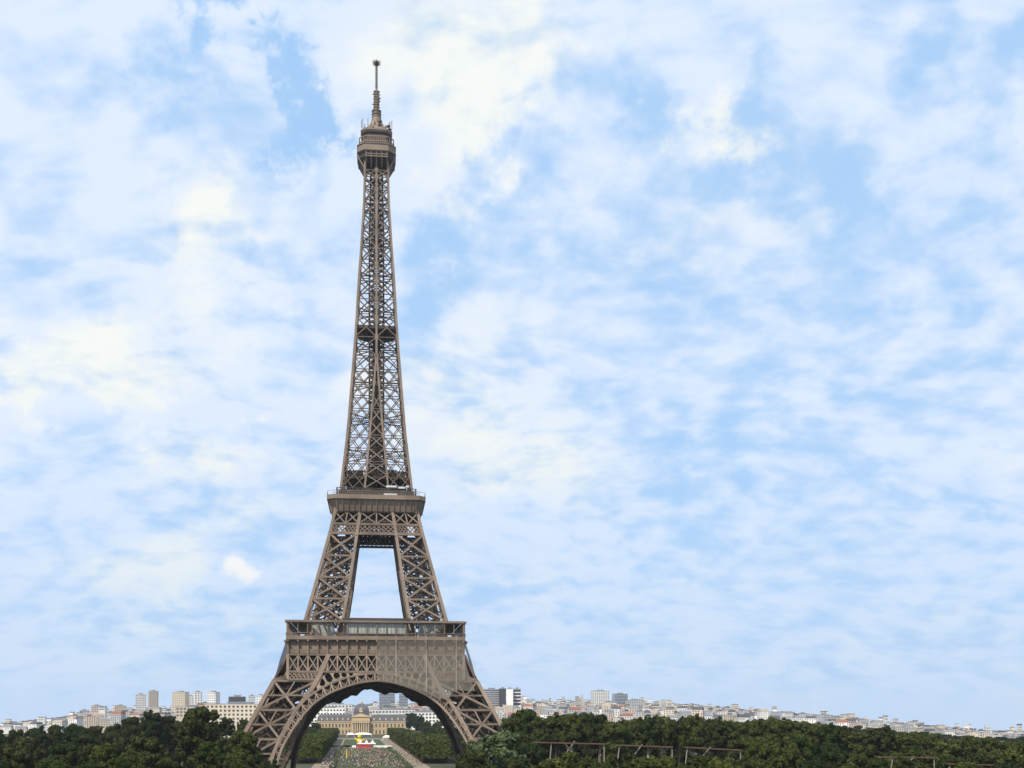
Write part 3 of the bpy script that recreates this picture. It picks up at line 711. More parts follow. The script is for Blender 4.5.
for t in np.linspace(0, 2 * math.pi, 8, endpoint=False):
    for y in (62.2, 64.5): an.bar((0, 0, zt_(y + .4)), (m_(4.4) * math.cos(t), m_(4.4) * math.sin(t), zt_(y - .6)), .22, .22)
an.build('antenna_tip', M_IRON_D, mast)

# ------------------------------------------------------------------ trees
def leaf_cloud(name, clumps, n, size, mats, seed):
    g = np.random.default_rng(seed); ce = np.array([c[0] for c in clumps], float); ra = np.array([c[1] for c in clumps], float)
    wts = (ra[:, 0] * ra[:, 2]); wts /= wts.sum(); idx = g.choice(len(clumps), n, p=wts)
    d = g.normal(size=(n, 3)); d /= np.linalg.norm(d, axis=1)[:, None]
    r = 1 - np.abs(g.normal(0, .22, n)); r = np.clip(r, .05, 1.15)[:, None]
    p = ce[idx] + d * ra[idx] * r
    nrm = d * .9 + g.normal(size=(n, 3)) * .34 + np.array((0, 0, .25)); nrm /= np.linalg.norm(nrm, axis=1)[:, None]
    a = np.cross(nrm, g.normal(size=(n, 3))); a /= np.linalg.norm(a, axis=1)[:, None]; b = np.cross(nrm, a)
    s = size * g.uniform(.55, 1.25, n)[:, None]; a = a * s; b = b * s * .7
    bend = nrm * s * .25
    v = np.stack([p - a, p - b * .9 + bend, p + a, p + b * .9 + bend], 1).reshape(-1, 3)
    me = bpy.data.meshes.new(name); me.vertices.add(4 * n); me.vertices.foreach_set('co', v.astype(np.float32).ravel())
    me.loops.add(4 * n); me.loops.foreach_set('vertex_index', np.arange(4 * n, dtype=np.int32))
    me.polygons.add(n); me.polygons.foreach_set('loop_start', np.arange(0, 4 * n, 4, dtype=np.int32)); me.polygons.foreach_set('loop_total', np.full(n, 4, np.int32))
    for m in mats: me.materials.append(m)
    if len(mats) > 1: me.polygons.foreach_set('material_index', (g.random(n) < .3).astype(np.int32))
    me.update(calc_edges=True); return me
def crown_clumps(seed, w, h, n=26, kind='round'):        # crown of width w, height h, base at z = 0
    g = np.random.default_rng(seed); out = []
    for i in range(n):
        t = g.uniform(.06, .93); prof = {'round': math.sin(math.pi * min(1, .12 + t * .86)) ** .55, 'tall': math.sin(math.pi * (.15 + t * .8)) ** .8, 'wide': (1 - t ** 2.5) ** .6}[kind]
        rad = w / 2 * prof * g.uniform(.35, .86); a = g.uniform(0, 2 * math.pi); s = w * g.uniform(.11, .2)
        out.append(((rad * math.cos(a), rad * math.sin(a), t * h), (s, s, s * g.uniform(.65, .95))))
    for i in range(14):                                  # small outer sprays that break the outline
        t = g.uniform(.25, .98); a = g.uniform(0, 2 * math.pi); rad = w / 2 * math.sin(math.pi * min(.5 + abs(t - .5) * .9, .95)) ** .5 * g.uniform(.8, 1.08); s = w * g.uniform(.05, .09)
        out.append(((rad * math.cos(a), rad * math.sin(a), t * h * 1.03), (s, s, s)))
    out.append(((0, 0, h * .5), (w * .3, w * .3, h * .36)))
    return out
def trunk_mesh(seed, h, r, limbs, m, name='trunk'):
    g = random.Random(seed); mb = MB()
    pts = [(0, 0, 0)] + [(g.uniform(-.3, .3) * t, g.uniform(-.3, .3) * t, h * t) for t in (.3, .6, 1)]
    mb.tube(pts, [r * 1.25, r, r * .8, r * .35], 8)
    for i in range(limbs):
        a = i * 2.4 + g.random(); z0 = h * g.uniform(.55, .85); l = h * g.uniform(.1, .17)
        p0 = (0, 0, z0); p1 = (math.cos(a) * l * .5, math.sin(a) * l * .5, z0 + l * .35); p2 = (math.cos(a) * l * .9, math.sin(a) * l * .9, z0 + l * .85)
        mb.tube([p0, p1, p2], [r * .5, r * .32, r * .12], 6)
    return mb.mesh(name, m)
PROTO = {}
CW, CH = 14.0, 14.0
for kind, shape, leafs, cnt in (('round_dark', 'round', ('dark', 'mid'), 12000), ('round_mid', 'round', ('mid', 'light'), 12000), ('round_light', 'round', ('light', 'mid'), 11200),
                                ('wide_dark', 'wide', ('dark', 'mid'), 12000), ('tall_mid', 'tall', ('mid', 'light'), 9600), ('tall_dark', 'tall', ('dark', 'mid'), 10400), ('blue', 'wide', ('blue', 'mid'), 12800)):
    PROTO[kind] = []
    for j in range(2):
        sd = hash_ = sum(map(ord, kind)) * 7 + j
        PROTO[kind].append((leaf_cloud('crown', crown_clumps(sd, CW, CH, 34, shape), cnt, .5, [LEAF[l] for l in leafs], sd + 5),
                            trunk_mesh(sd, 20.0, .5, 6, M_PALEBARK if 'tall' in kind else M_BARK)))
TREES = []
def tree(name, x, top, d, wpx, kind, crown_frac=.72, zone=''):
    X, Y = at(x, d), CY + d; gz = float(ground(X, Y)); ztop = zat(top, d); h = max(ztop - gz, 4.5); w = wpx * d / F
    o = empty(name, (X, Y, gz), random.uniform(0, 6.28)); cm, tm = PROTO[kind][len(TREES) % 2]
    ch = min(h * crown_frac, max(w * 1.15, h * .35))
    c = bpy.data.objects.new('crown', cm); COL.objects.link(c); c.parent = o; c.location = (0, 0, h - ch); c.scale = (w / CW, w / CW, ch / CH)
    t = bpy.data.objects.new('trunk', tm); COL.objects.link(t); t.parent = o; t.scale = ((h / 20) ** .5,) * 2 + ((h - ch * .35) / 20,)
    TREES.append((o, x, kind, zone, wpx)); return o
LEFT_BACK = [(-22, 731, 24), (-4, 732, 24), (16, 729, 24), (36, 728, 26), (56, 726, 26), (76, 724, 26), (95, 727, 24), (114, 724, 24), (132, 718, 26), (152, 712, 26), (168, 717, 24), (182, 720, 24)]
for x, y, w in LEFT_BACK: tree('broadleaf_tree', x, y, random.uniform(455, 540), w, random.choice(['round_dark', 'wide_dark', 'round_dark', 'round_mid']), .75, 'in the rear row left of the tower')
for x, y, d, w, k in [(200, 709, 345, 48, 'round_dark'), (145, 736, 310, 44, 'round_dark'), (62, 742, 300, 46, 'wide_dark'), (18, 746, 290, 44, 'round_dark'), (103, 744, 285, 40, 'round_mid'),
                      (243, 732, 335, 36, 'round_mid'), (208, 742, 262, 30, 'tall_mid'), (172, 754, 250, 34, 'round_dark'), (122, 757, 240, 38, 'round_mid'), (236, 757, 246, 34, 'round_dark'),
                      (0, 760, 238, 40, 'wide_dark'), (52, 760, 232, 42, 'round_mid'), (88, 764, 228, 36, 'wide_dark'), (268, 762, 262, 30, 'round_dark'), (30, 736, 380, 34, 'wide_dark'), (120, 738, 390, 32, 'wide_dark'), (85, 735, 400, 32, 'round_dark')]:
    tree('broadleaf_tree', x, y, d, w, k, .8, 'in the near grove left of the tower')
for x, y, d, w in [(227, 718, 640, 16), (244, 720, 660, 15), (258, 727, 640, 16), (214, 724, 650, 16)]: tree('broadleaf_tree', x, y, d, w, 'round_dark', .8, 'beside the left tower leg')
# in the park behind the arch
for x, y, d, w, k in [(304, 722, 1150, 14, 'wide_dark'), (315, 723, 1190, 14, 'round_dark'), (296, 726, 1080, 14, 'round_mid'), (286, 728, 1000, 15, 'round_dark'), (312, 729, 960, 12, 'wide_dark'), (276, 735, 800, 18, 'round_dark'), (262, 741, 720, 18, 'round_mid')]:
    tree('park_tree', x, y, d, w, k, .8, 'left of the clipped park trees')
for x, y, d, w, k in [(411, 713, 1300, 13, 'tall_dark'), (419, 716, 1250, 13, 'round_dark'), (427, 722, 1150, 14, 'round_dark'), (438, 722, 1180, 14, 'round_mid'), (447, 727, 1000, 15, 'wide_dark'), (456, 729, 900, 18, 'round_dark'), (466, 734, 780, 20, 'round_dark'), (479, 738, 700, 20, 'round_dark'), (432, 730, 980, 14, 'wide_dark')]:
    tree('park_tree', x, y, d, w, k, .8, 'right of the clipped park trees')
for i, (x, y) in enumerate([(-10, 742), (25, 741), (58, 738), (92, 739), (125, 738), (158, 733), (188, 735), (220, 738), (250, 741)]): tree('understory_tree', x, y, 570 + random.uniform(-20, 20), 34, ['wide_dark', 'round_dark'][i % 2], .92, 'in the shade left of the tower')
for i, x in enumerate(np.arange(748, 1050, 11)): tree('far_tree', float(x), float(np.interp(x, [740, 800, 850, 920, 1000, 1050], [721, 723, 726.5, 731.5, 738, 742])) + random.uniform(-1.5, 1.5), 1150 + random.uniform(-80, 80), random.uniform(13, 18), ['wide_dark', 'round_dark', 'round_mid'][i % 3], .9, 'in the distant belt before the right-hand houses')
# the long row on the right
row = [(511, 716), (525, 713), (541, 714), (556, 716), (571, 716), (586, 717), (601, 718), (617, 718), (632, 719), (648, 719), (663, 720), (679, 719), (695, 720), (711, 720), (727, 721), (743, 721), (759, 722), (776, 721), (793, 722), (810, 724), (827, 726),
       (845, 728), (862, 729), (880, 730), (898, 731), (916, 732), (934, 733), (953, 736), (972, 739), (991, 741), (1010, 742), (1029, 743), (1048, 744)]
for i, (x, y) in enumerate(row): tree('plane_tree', x + random.uniform(-2, 2), y + random.uniform(-4, 3), 425 + random.uniform(-22, 22), random.uniform(25, 37), ['tall_mid', 'round_mid', 'tall_dark', 'round_light', 'round_dark', 'round_mid'][random.randrange(6)], .46, 'in the long row right of the tower')
for i, x in enumerate(range(508, 1050, 22)): tree('understory_tree', x, float(np.interp(x, [500, 800, 1050], [729, 734, 750])), 500 + random.uniform(-15, 15), 30, ['wide_dark', 'round_dark'][i % 2], .92, 'in the shade behind the long row')
for x, y, d, w, k in [(495, 735, 305, 62, 'blue'), (524, 731, 345, 40, 'wide_dark'), (474, 752, 262, 40, 'round_dark'), (512, 758, 246, 44, 'wide_dark'), (552, 759, 208, 40, 'round_mid'), (586, 757, 205, 30, 'tall_mid'), (600, 764, 200, 36, 'round_dark'),
                      (640, 759, 205, 36, 'round_mid'), (662, 756, 212, 30, 'round_light'), (688, 762, 205, 34, 'round_dark'), (722, 758, 210, 32, 'round_light'), (760, 743, 290, 34, 'round_mid'), (782, 745, 285, 40, 'round_light'),
                      (802, 737, 330, 38, 'round_mid'), (832, 748, 290, 40, 'round_dark'), (862, 750, 286, 38, 'round_dark'), (884, 757, 262, 36, 'round_mid'), (914, 746, 300, 34, 'tall_mid'), (930, 752, 280, 34, 'round_dark'), (948, 757, 252, 38, 'wide_dark'),
                      (982, 754, 275, 40, 'round_dark'), (1012, 750, 290, 40, 'round_mid'), (1006, 762, 240, 40, 'wide_dark'), (745, 762, 222, 34, 'round_dark'), (570, 752, 222, 22, 'round_mid'), (630, 754, 222, 20, 'round_dark'), (700, 755, 224, 22, 'round_mid'), (905, 758, 236, 24, 'round_dark'), (965, 762, 232, 26, 'round_mid'), (612, 753, 224, 16, 'tall_mid'), (812, 760, 230, 38, 'wide_dark'), (848, 764, 226, 34, 'round_mid')]:
    tree('broadleaf_tree', x, y, d, w, k, .8, 'in the near grove right of the tower')
HUE = {'round_dark': 'dark green', 'wide_dark': 'broad dark', 'round_mid': 'mid green', 'tall_mid': 'upright mid green', 'round_light': 'bright yellow-green', 'tall_dark': 'upright dark', 'blue': 'pale silvery green'}
cnt = {}
for o, x, kind, zone, w in sorted(TREES, key=lambda t: t[1]):
    k = (kind, zone); cnt[k] = cnt.get(k, 0) + 1
    tag(o, f'{ORD[cnt[k] - 1]} {HUE[kind]} tree from the left {zone}', 'tree', 'trees ' + zone)

# clipped tree blocks along the gravel walks
def clipped(t0, t1, s0, s1, h, label):
    zc = h * .26; L_ = t1 - t0
    o = empty('clipped_hedge', axp((t0 + t1) / 2, (s0 + s1) / 2, 0), 0, label, 'hedge', 'clipped tree blocks along the park lawn')
    g = np.random.default_rng(int(t0 + s0 + 500)); W_ = s1 - s0; n = int((2 * L_ + 2 * W_) * (h - zc) * 1.5 + L_ * W_ * 1.6); n = min(n, 26000)
    ar = np.array([L_ * (h - zc), L_ * (h - zc), W_ * (h - zc), W_ * (h - zc), L_ * W_]); fc = g.choice(5, n, p=ar / ar.sum())
    u, vv = g.random(n) - .5, g.random(n); dep = g.normal(0, .22, n)
    p = np.zeros((n, 3)); nr = np.zeros((n, 3))
    for f_, (ax, sg) in enumerate(((0, -1), (0, 1), (1, -1), (1, 1))):
        m = fc == f_
        if ax == 0: p[m, 0] = sg * W_ / 2 + dep[m]; p[m, 1] = u[m] * L_; nr[m, 0] = sg
        else: p[m, 1] = sg * L_ / 2 + dep[m]; p[m, 0] = u[m] * W_; nr[m, 1] = sg
        p[m, 2] = zc + vv[m] * (h - zc)
    m = fc == 4; p[m, 0] = u[m] * W_; p[m, 1] = (vv[m] - .5) * L_; p[m, 2] = h + dep[m] + .25 * np.sin(p[m, 1] * .9); nr[m, 2] = 1
    p[:, 0] += AXS * p[:, 1]
    nr += g.normal(size=(n, 3)) * .45; nr /= np.linalg.norm(nr, axis=1)[:, None]
    a = np.cross(nr, g.normal(size=(n, 3))); a /= np.linalg.norm(a, axis=1)[:, None]; b = np.cross(nr, a); s = g.uniform(.4, .85, n)[:, None]; a *= s; b *= s * .8
    v = np.stack([p - a, p - b, p + a, p + b], 1).reshape(-1, 3)
    mb = MB(); mb.box(-W_ / 2 + .5, W_ / 2 - .5, -L_ / 2 + .5, L_ / 2 - .5, zc + .3, h - .4)
    vs_ = np.array(mb.v); vs_[:, 0] += AXS * vs_[:, 1]
    fs = mb.f + [tuple(range(8 + 4 * i, 12 + 4 * i)) for i in range(n)]
    me = bpy.data.meshes.new('foliage'); me.from_pydata(np.concatenate([vs_, v]).tolist(), [], fs); me.materials.append(M_HEDGE)
    c = bpy.data.objects.new('foliage', me); COL.objects.link(c); c.parent = o
    tk = MB()
    for yy in np.arange(-L_ / 2 + 3, L_ / 2 - 2, 8):
        for xx in ((-W_ / 2 + 1.5, W_ / 2 - 1.5) if W_ > 10 else (0,)): tk.tube([(xx + AXS * yy, yy, 0), (xx + AXS * yy, yy, zc + .5)], [.28, .2], 6)
    tk.build('trunks', M_BARK, o)['kind'] = 'stuff'
clipped(150, 215, -44, -26.5, 12.2, 'nearest clipped hedge block on the left side of the crowded lawn')
clipped(224, 440, -46, -26.5, 12.0, 'long clipped hedge in the middle on the left side of the lawn')
clipped(452, 790, -46, -26.5, 12.0, 'farthest clipped hedge on the left side, reaching towards the domed palace')
clipped(150, 420, 28.5, 46, 12.2, 'long near clipped hedge on the right side of the crowded lawn')
clipped(432, 800, 28.5, 46, 12.0, 'farthest clipped hedge on the right side, near the domed palace')
clipped(158, 230, 51, 62, 11.4, 'short outer clipped hedge block at the far right under the arch')
clipped(300, 470, 53, 66, 11.2, 'outer clipped hedge behind the right one, half hidden')
clipped(240, 400, -66, -50, 10.6, 'outer clipped hedge block beyond the left one, half hidden')
# low dark borders along the lawn edges
for s, w_ in ((-20, 'left'), (20, 'right')):
    mb = MB(); g = random.Random(int(s))
    for t in np.arange(100, 450, 2.2):
        x, y, _ = axp(t, s + g.uniform(-.3, .3)); hh = g.uniform(.8, 1.4)
        mb.loft([[(x + 1.8 * math.cos(a) * r, y + 1.6 * math.sin(a) * r, zz) for a in np.linspace(0, 6.28, 7)[:-1]] for r, zz in ((1, 0), (1.05, hh * .6), (.5, hh))])
    tag(mb.build('low_hedge', mat('box_leaves', (.03, .042, .014), .9, .4, .8)), f'low dark hedge edging the {w_} side of the crowded lawn', 'hedge', 'low hedges along the lawn')

# ------------------------------------------------------------------ timber frames in front of the right-hand trees
def frame(pts, d, label):
    # pts: (left post x, top, bottom), (strut top x, y, bottom x, y), (right post x, top, bottom)
    (xl, yl, bl), (sx0, sy0, sx1, sy1), (xr, yr, br_), beam0 = pts
    X0 = at((xl + xr) / 2, d); gz = float(ground(X0, CY + d)); o = empty('timber_frame', (X0, CY + d, gz), 0, label, 'frame', 'timber frames before the right-hand trees')
    def W_(x, y, dd=0): return (at(x, d) - X0, dd, zat(y, d) - gz)
    for x, y, b, lean in ((xl, yl, bl, -2.0), (xr, yr, br_, .3)):
        if x is None: continue
        mb = MB(); p = W_(x, y); q = W_(x + lean, b); k = (p[2] - 0) / max(p[2] - q[2], .1); e = (p[0] + (q[0] - p[0]) * k, .0, -.3)
        mb.tube([e, p], [.15, .11], 8); mb.build('post', M_POST, o)
    mb = MB(); p = W_(sx0, sy0, .5); q = W_(sx1, sy1, .5); k = p[2] / max(p[2] - q[2], .1); e = (p[0] + (q[0] - p[0]) * min(k, 2.2), .5, p[2] + (q[2] - p[2]) * min(k, 2.2))
    mb.tube([e, p], [.13, .1], 8); mb.build('strut', M_POST, o)
    mb = MB(); a, b = W_(beam0, yl + .2, -.3), W_(xr + .8, yr + .2, -.3); mb.bar(a, b, .24, .24); mb.build('beam', M_BEAM, o)
frame(((551.5, 742, 766), (575, 741, 563, 758), (604, 743.8, 765), 532), 236, 'timber frame with a pale leaning strut nearest the tower')
frame(((619.5, 744.8, 762), (642.5, 744.4, 631, 760), (672, 746.8, 768), 616), 238, 'timber frame in the middle of the three large ones')
frame(((687.5, 747, 764), (711, 747, 699, 761), (740.5, 750, 768), 684), 240, 'timber frame farthest from the tower among the three large ones')
frame(((893, 756.5, 768), (915, 756.5, 905, 768), (934, 757.5, 768), 874), 246, 'low timber frame with a brown beam among the trees at far right')
frame(((951, 763.5, 768), (974, 763.2, 968, 768), (1000, 765, 769), 946), 246, 'lowest timber frame at the right end, mostly cut off by the picture edge')

# ------------------------------------------------------------------ the domed palace at the end of the lawn
DP = 1500.0; SC = DP / F
px0 = at(361, DP)
pal = empty('domed_palace', (px0, CY + DP, 0), YAW * 0.5, 'cream stone palace with a dark square dome, columns and pediment behind the lawn', 'palace')
def PX(x): return (x - 361) * SC
wall = MB(); rl, rr = PX(317.5), PX(408.5); ze = 18.6; zr0 = 28
wall.box(rl, PX(352), 0, 16, -3, ze); wall.box(PX(370), rr, 0, 16, -3, ze); wall.box(PX(352), PX(370), -3, 18, -3, 24.2)
wall.build('wall', M_CREAM, pal)
co = MB()
for x0, x1, yy in ((rl, PX(352), -.5), (PX(370), rr, -.5)): co.box(x0 - .3, x1, yy, 0.02, ze - 1.2, ze); co.box(x0, x1, yy + .25, .02, 8.6, 9.3)
co.box(PX(352) - .5, PX(370) + .5, -3.9, -2.98, 16.6, 18.3)
co.build('cornice', M_CREAMT, pal)
pedm = MB(); a, b = PX(351.6), PX(370.4); 
pedm.loft([[(a, yy, 24.2), (b, yy, 24.2), (b, yy, 25.0), (0, yy, 28.8), (a, yy, 25.0)] for yy in (-4.0, -.5)])
pedm.build('pediment', M_CREAMT, pal)
for i in range(8):
    c = MB(); x = PX(353.4) + i * (PX(368.6) - PX(353.4)) / 7; c.lathe([(1.05, -1), (1.0, 3), (.85, 15.4), (1.2, 16), (1.2, 16.6)], (x, -5.6), 10); c.build('column', M_CREAMT, pal)
en = MB(); en.box(PX(352) - .3, PX(370) + .3, -6.9, -3.95, 16.6, 18.6); en.box(PX(352) - .6, PX(370) + .6, -7.2, -3.95, 18.6, 19.2); en.build('entablature', M_CREAMT, pal)
roof = MB()
for x0, x1 in ((rl - .5, PX(352) - .2), (PX(370) + .2, rr + .5)):
    roof.loft([[(x0, -.6, ze), (x1, -.6, ze), (x1, 16.6, ze), (x0, 16.6, ze)], [(x0 + 1.5, 1.2, 25.4), (x1 - .3, 1.2, 25.4), (x1 - .3, 14.8, 25.4), (x0 + 1.5, 14.8, 25.4)], [(x0 + 4, 6, 27.6), (x1 - 1, 6, 27.6), (x1 - 1, 10, 27.6), (x0 + 4, 10, 27.6)]])
rfo = roof.build('roof', M_SLATE, pal)
for x in list(np.linspace(rl + 6, PX(352) - 5, 6)) + list(np.linspace(PX(370) + 5, rr - 6, 6)):
    dmr = MB(); dmr.box(x - .9, x + .9, -.2, 3, ze + 1.2, ze + 4.4); dmr.build('dormer', M_CREAMT, rfo)
for x in (rl + 12, PX(345), PX(378), rr - 12):
    ch = MB(); ch.box(x - .9, x + .9, 6.5, 9, 27, 31); ch.build('chimney', M_CREAMT, rfo)
dome = MB(); hw = PX(368.2)
dome.loft([[(sx_ * hw * r, 7.5 + sy_ * hw * r, zz) for sx_, sy_ in ((-1, -1), (-.6, -1.02), (.6, -1.02), (1, -1), (1, 1), (-1, 1))] for r, zz in ((1.04, 24.2), (1.02, 28.6), (1.0, 28.8), (.99, 32), (.92, 35), (.8, 37.6), (.62, 39.6), (.36, 41.2), (.3, 41.4))])
dmo = dome.build('dome', M_SLATE, pal)
lt = MB(); lt.lathe([(2.2, 41.2), (2.0, 43.6), (1.2, 44.4), (.2, 45.4)], (0, 7.5), 8); lt.build('lantern', M_CREAMT, dmo)
dwn = MB(); dwn.box(-2, 2, -2.2, 1, 30.2, 34.6); dwn.lathe([(2.0, 34.6), (1.4, 35.6), (.2, 36)], (0, -1), 10); dwn.build('dormer', M_CREAMT, dmo)
wmesh = MB(); wmesh.box(-.85, .85, -.14, .06, 0, 4.4); wmesh.add([(-1.15, -.22, -.3), (1.15, -.22, -.3), (1.15, -.22, 0), (-1.15, -.22, 0), (-1.15, .02, 0), (1.15, .02, 0)], [(0, 1, 2, 3), (3, 2, 5, 4)], 1)
wme = wmesh.mesh('window', [M_WINDOW, M_CREAMT])
for x in list(np.linspace(rl + 3, PX(352) - 3, 10)) + list(np.linspace(PX(370) + 3, rr - 3, 10)):
    for zz, sc in ((2.2, 1.1), (11, .95)):
        o = bpy.data.objects.new('window', wme); COL.objects.link(o); o.parent = pal; o.location = (x, 0, zz); o.scale = (1, 1, sc)
for x in np.linspace(PX(354.5), PX(367.5), 7):
    for zz in (2, 10.5):
        o = bpy.data.objects.new('window', wme); COL.objects.link(o); o.parent = pal; o.location = (x, -3, zz)

# ------------------------------------------------------------------ larger city blocks with window grids
WALLS = {'white': (.80, .78, .74), 'cream': (.62, .54, .42), 'grey': (.42, .43, .44), 'beige': (.50, .43, .34), 'pinkish': (.62, .50, .43), 'pale': (.64, .63, .60), 'dark': (.045, .045, .05), 'bluegrey': (.30, .34, .38)}
MW = {k: mat('wall_' + k, v, .85, .08, .08) for k, v in WALLS.items()}
ROOFS = {'grey': (.20, .21, .225), 'dark': (.07, .07, .08), 'red': (.24, .10, .07), 'tan': (.33, .28, .22)}
MR = {k: mat('roof_' + k, v, .7, .15, .1) for k, v in ROOFS.items()}
def block(name, x0, x1, top, d, wall, label, nw=0, nh=0, depth=16, yaw=0, rows_visible=None, roof='grey', ribbon=False, extra=None, wf=.55, hf=.5, group=None):
    X = at((x0 + x1) / 2, d); Y = CY + d; gz = float(ground(X, Y)) - 1.5; h = zat(top, d) - gz; w = (x1 - x0) * d / F
    o = empty(name, (X, Y, gz), yaw, label, 'building', group)
    mb = MB(); mb.box(-w / 2, w / 2, 0, depth, 0, h); mb.build('wall', MW[wall], o)
    r = MB(); r.box(-w / 2 - .15, w / 2 + .15, -.15, depth + .15, h, h + .8); r.box(-w * .18, w * .2, depth * .3, depth * .7, h + .8, h + 3.2); r.build('roof', MR[roof], o)
    if nh:
        vis = rows_visible or h; st = vis / nh
        if ribbon:
            for j in range(nh):
                b = MB(); b.box(-w / 2 + w * .03, w / 2 - w * .03, -.12, .05, 0, st * hf); q = b.build('window_band', M_WINDOW, o); q.location = (0, 0, h - st * (j + .8))
        else:
            b = MB(); cwid = w / nw; b.box(-cwid * wf / 2, cwid * wf / 2, -.12, .05, 0, st * hf); me = b.mesh('window', M_WINDOW)
            for j in range(nh):
                for i in range(nw):
                    q = bpy.data.objects.new('window', me); COL.objects.link(q); q.parent = o; q.location = (-w / 2 + cwid * (i + .5), 0, h - st * (j + .82))
        # the side walls get their own openings
        b = MB()
        for j in range(nh):
            for yy in np.arange(2.5, depth - 2, 4.5):
                for s in (-1, 1): b.box(s * w / 2 - .1, s * w / 2 + .1, yy, yy + 1.8, h - st * (j + .82), h - st * (j + .82) + st * hf)
        q = b.build('side_window', M_WINDOW, o); q['kind'] = 'stuff'
    return o
G2 = 'apartment towers on the skyline'
block('apartment_tower', 80, 89, 710.5, 2600, 'grey', 'faint grey tower nearest the left edge of the photo', 5, 8, 18, .4, 40, group=G2)
block('apartment_tower', 92, 102.5, 706, 2600, 'pinkish', 'pale tower right of the faint grey one on the far left skyline', 5, 9, 18, .5, 45, group=G2)
block('apartment_tower', 115, 126, 706, 2500, 'beige', 'beige block with flat roof between the far left towers', 6, 5, 18, .3, 28, group=G2)
block('apartment_tower', 136, 146, 694.5, 2700, 'pale', 'wide pale tower left of the slim tall beige tower', 5, 10, 18, .35, 55, group=G2)
block('apartment_tower', 149.5, 158.5, 691.3, 2700, 'beige', 'slim tall beige tower with a shaded side, tallest on the left', 4, 12, 16, .5, 62, group=G2)
block('apartment_tower', 171, 186, 692.3, 2500, 'cream', 'broad cream tower with one white edge left of the white pair', 6, 9, 16, -.3, 45, group=G2)
block('apartment_tower', 187, 193.5, 696, 2900, 'pale', 'narrow grey-white tower just right of the broad cream tower', 3, 8, 16, .2, 40, group=G2)
block('apartment_tower', 194.6, 202.6, 692.2, 2500, 'white', 'left one of the bright white tower pair', 3, 9, 16, .45, 45, group=G2)
block('apartment_tower', 206, 216.5, 692.3, 2500, 'white', 'right one of the bright white tower pair', 4, 9, 16, -.4, 45, group=G2)
dk_ = block('office_block', 228.5, 243.5, 697, 1900, 'dark', 'black flat-topped block with aerials above the long white building', 5, 3, 16, 0, 14)
for i, x in enumerate((-8, -3, 2, 7)):
    b = MB(); b.tube([(x, 6, 40), (x, 6, 40.2 + 0), ], [.1, .1]) ; 
    hh = zat(697, 1900) - dk_.location.z; b = MB(); b.tube([(x, 6, hh), (x, 6, hh + 4 + i % 2 * 2)], [.35, .2], 6); b.build('aerial', M_DARK, dk_)
block('apartment_tower', 249, 255, 696, 2300, 'pale', 'pale small tower beside the tower leg, left of its twin', 3, 5, 14, .3, 25, group=G2)
block('apartment_tower', 256.5, 262, 695.5, 2300, 'white', 'white small tower touching the left tower leg', 3, 5, 14, -.2, 25, group=G2)
block('long_building', 205.7, 270, 704.3, 1380, 'cream', 'long cream building with rows of dark windows left of the tower leg', 15, 5, 18, 0, 24, wf=.5, hf=.5)
block('long_building', 176, 205, 707, 1650, 'beige', 'low beige building joined to the long cream one', 8, 3, 18, .1, 14)
block('red_roof_house', 192, 206.5, 705.2, 1800, 'beige', 'beige house with a red roof left of the long cream building', 5, 3, 12, 0, 12, roof='red')
block('long_building', 304, 346, 708.2, 1950, 'white', 'long white building with window bands behind the palace dome on the left', 13, 4, 18, -.12, 24, wf=.6)
block('long_building', 372, 415, 710, 1850, 'pale', 'pale grey building with window bands right of the palace dome', 13, 4, 18, .05, 22, wf=.6)
block('long_building', 404, 446, 712.5, 1750, 'white', 'white building with a grid of dark windows behind the right park trees', 12, 4, 18, .08, 20, wf=.62, hf=.55)
block('long_building', 324, 352, 704.5, 2300, 'pale', 'pale stepped building above the long white one behind the palace', 8, 3, 18, .1, 18)
block('office_tower', 379, 395, 690.2, 2900, 'bluegrey', 'grey glass tower in the gap under the arch', 1, 11, 22, .12, 44, ribbon=True)
block('office_tower', 399, 408, 694, 3000, 'bluegrey', 'smaller grey tower right of the tall one under the arch', 1, 9, 20, .1, 36, ribbon=True)
block('office_tower', 484, 500, 689.5, 2100, 'grey', 'wide grey tower behind the right leg of the iron tower', 1, 10, 20, .15, 34, ribbon=True)
block('office_tower', 500, 506, 688.8, 2080, 'dark', 'dark narrow slab between the grey and white towers by the right leg', 1, 9, 20, .1, 34, ribbon=True)
block('office_tower', 506.5, 513, 689, 2060, 'white', 'blank white slab beside the dark banded tower', 1, 0, 20, .0, 34)
block('office_tower', 513.2, 521, 689.2, 2080, 'white', 'white tower with dark window bands right of the blank white slab', 1, 5, 20, .0, 30, ribbon=True, hf=.72)
block('office_tower', 592, 609.5, 691, 3000, 'pale', 'pale square tower standing alone on the right skyline', 8, 9, 22, .1, 34)
block('office_tower', 614, 628, 694, 2950, 'bluegrey', 'blue grey tower right of the pale square one', 1, 8, 22, .15, 30, ribbon=True)
block('office_tower', 627, 643, 700, 2900, 'grey', 'low grey wing stepping down from the blue grey tower', 7, 4, 22, .1, 16)

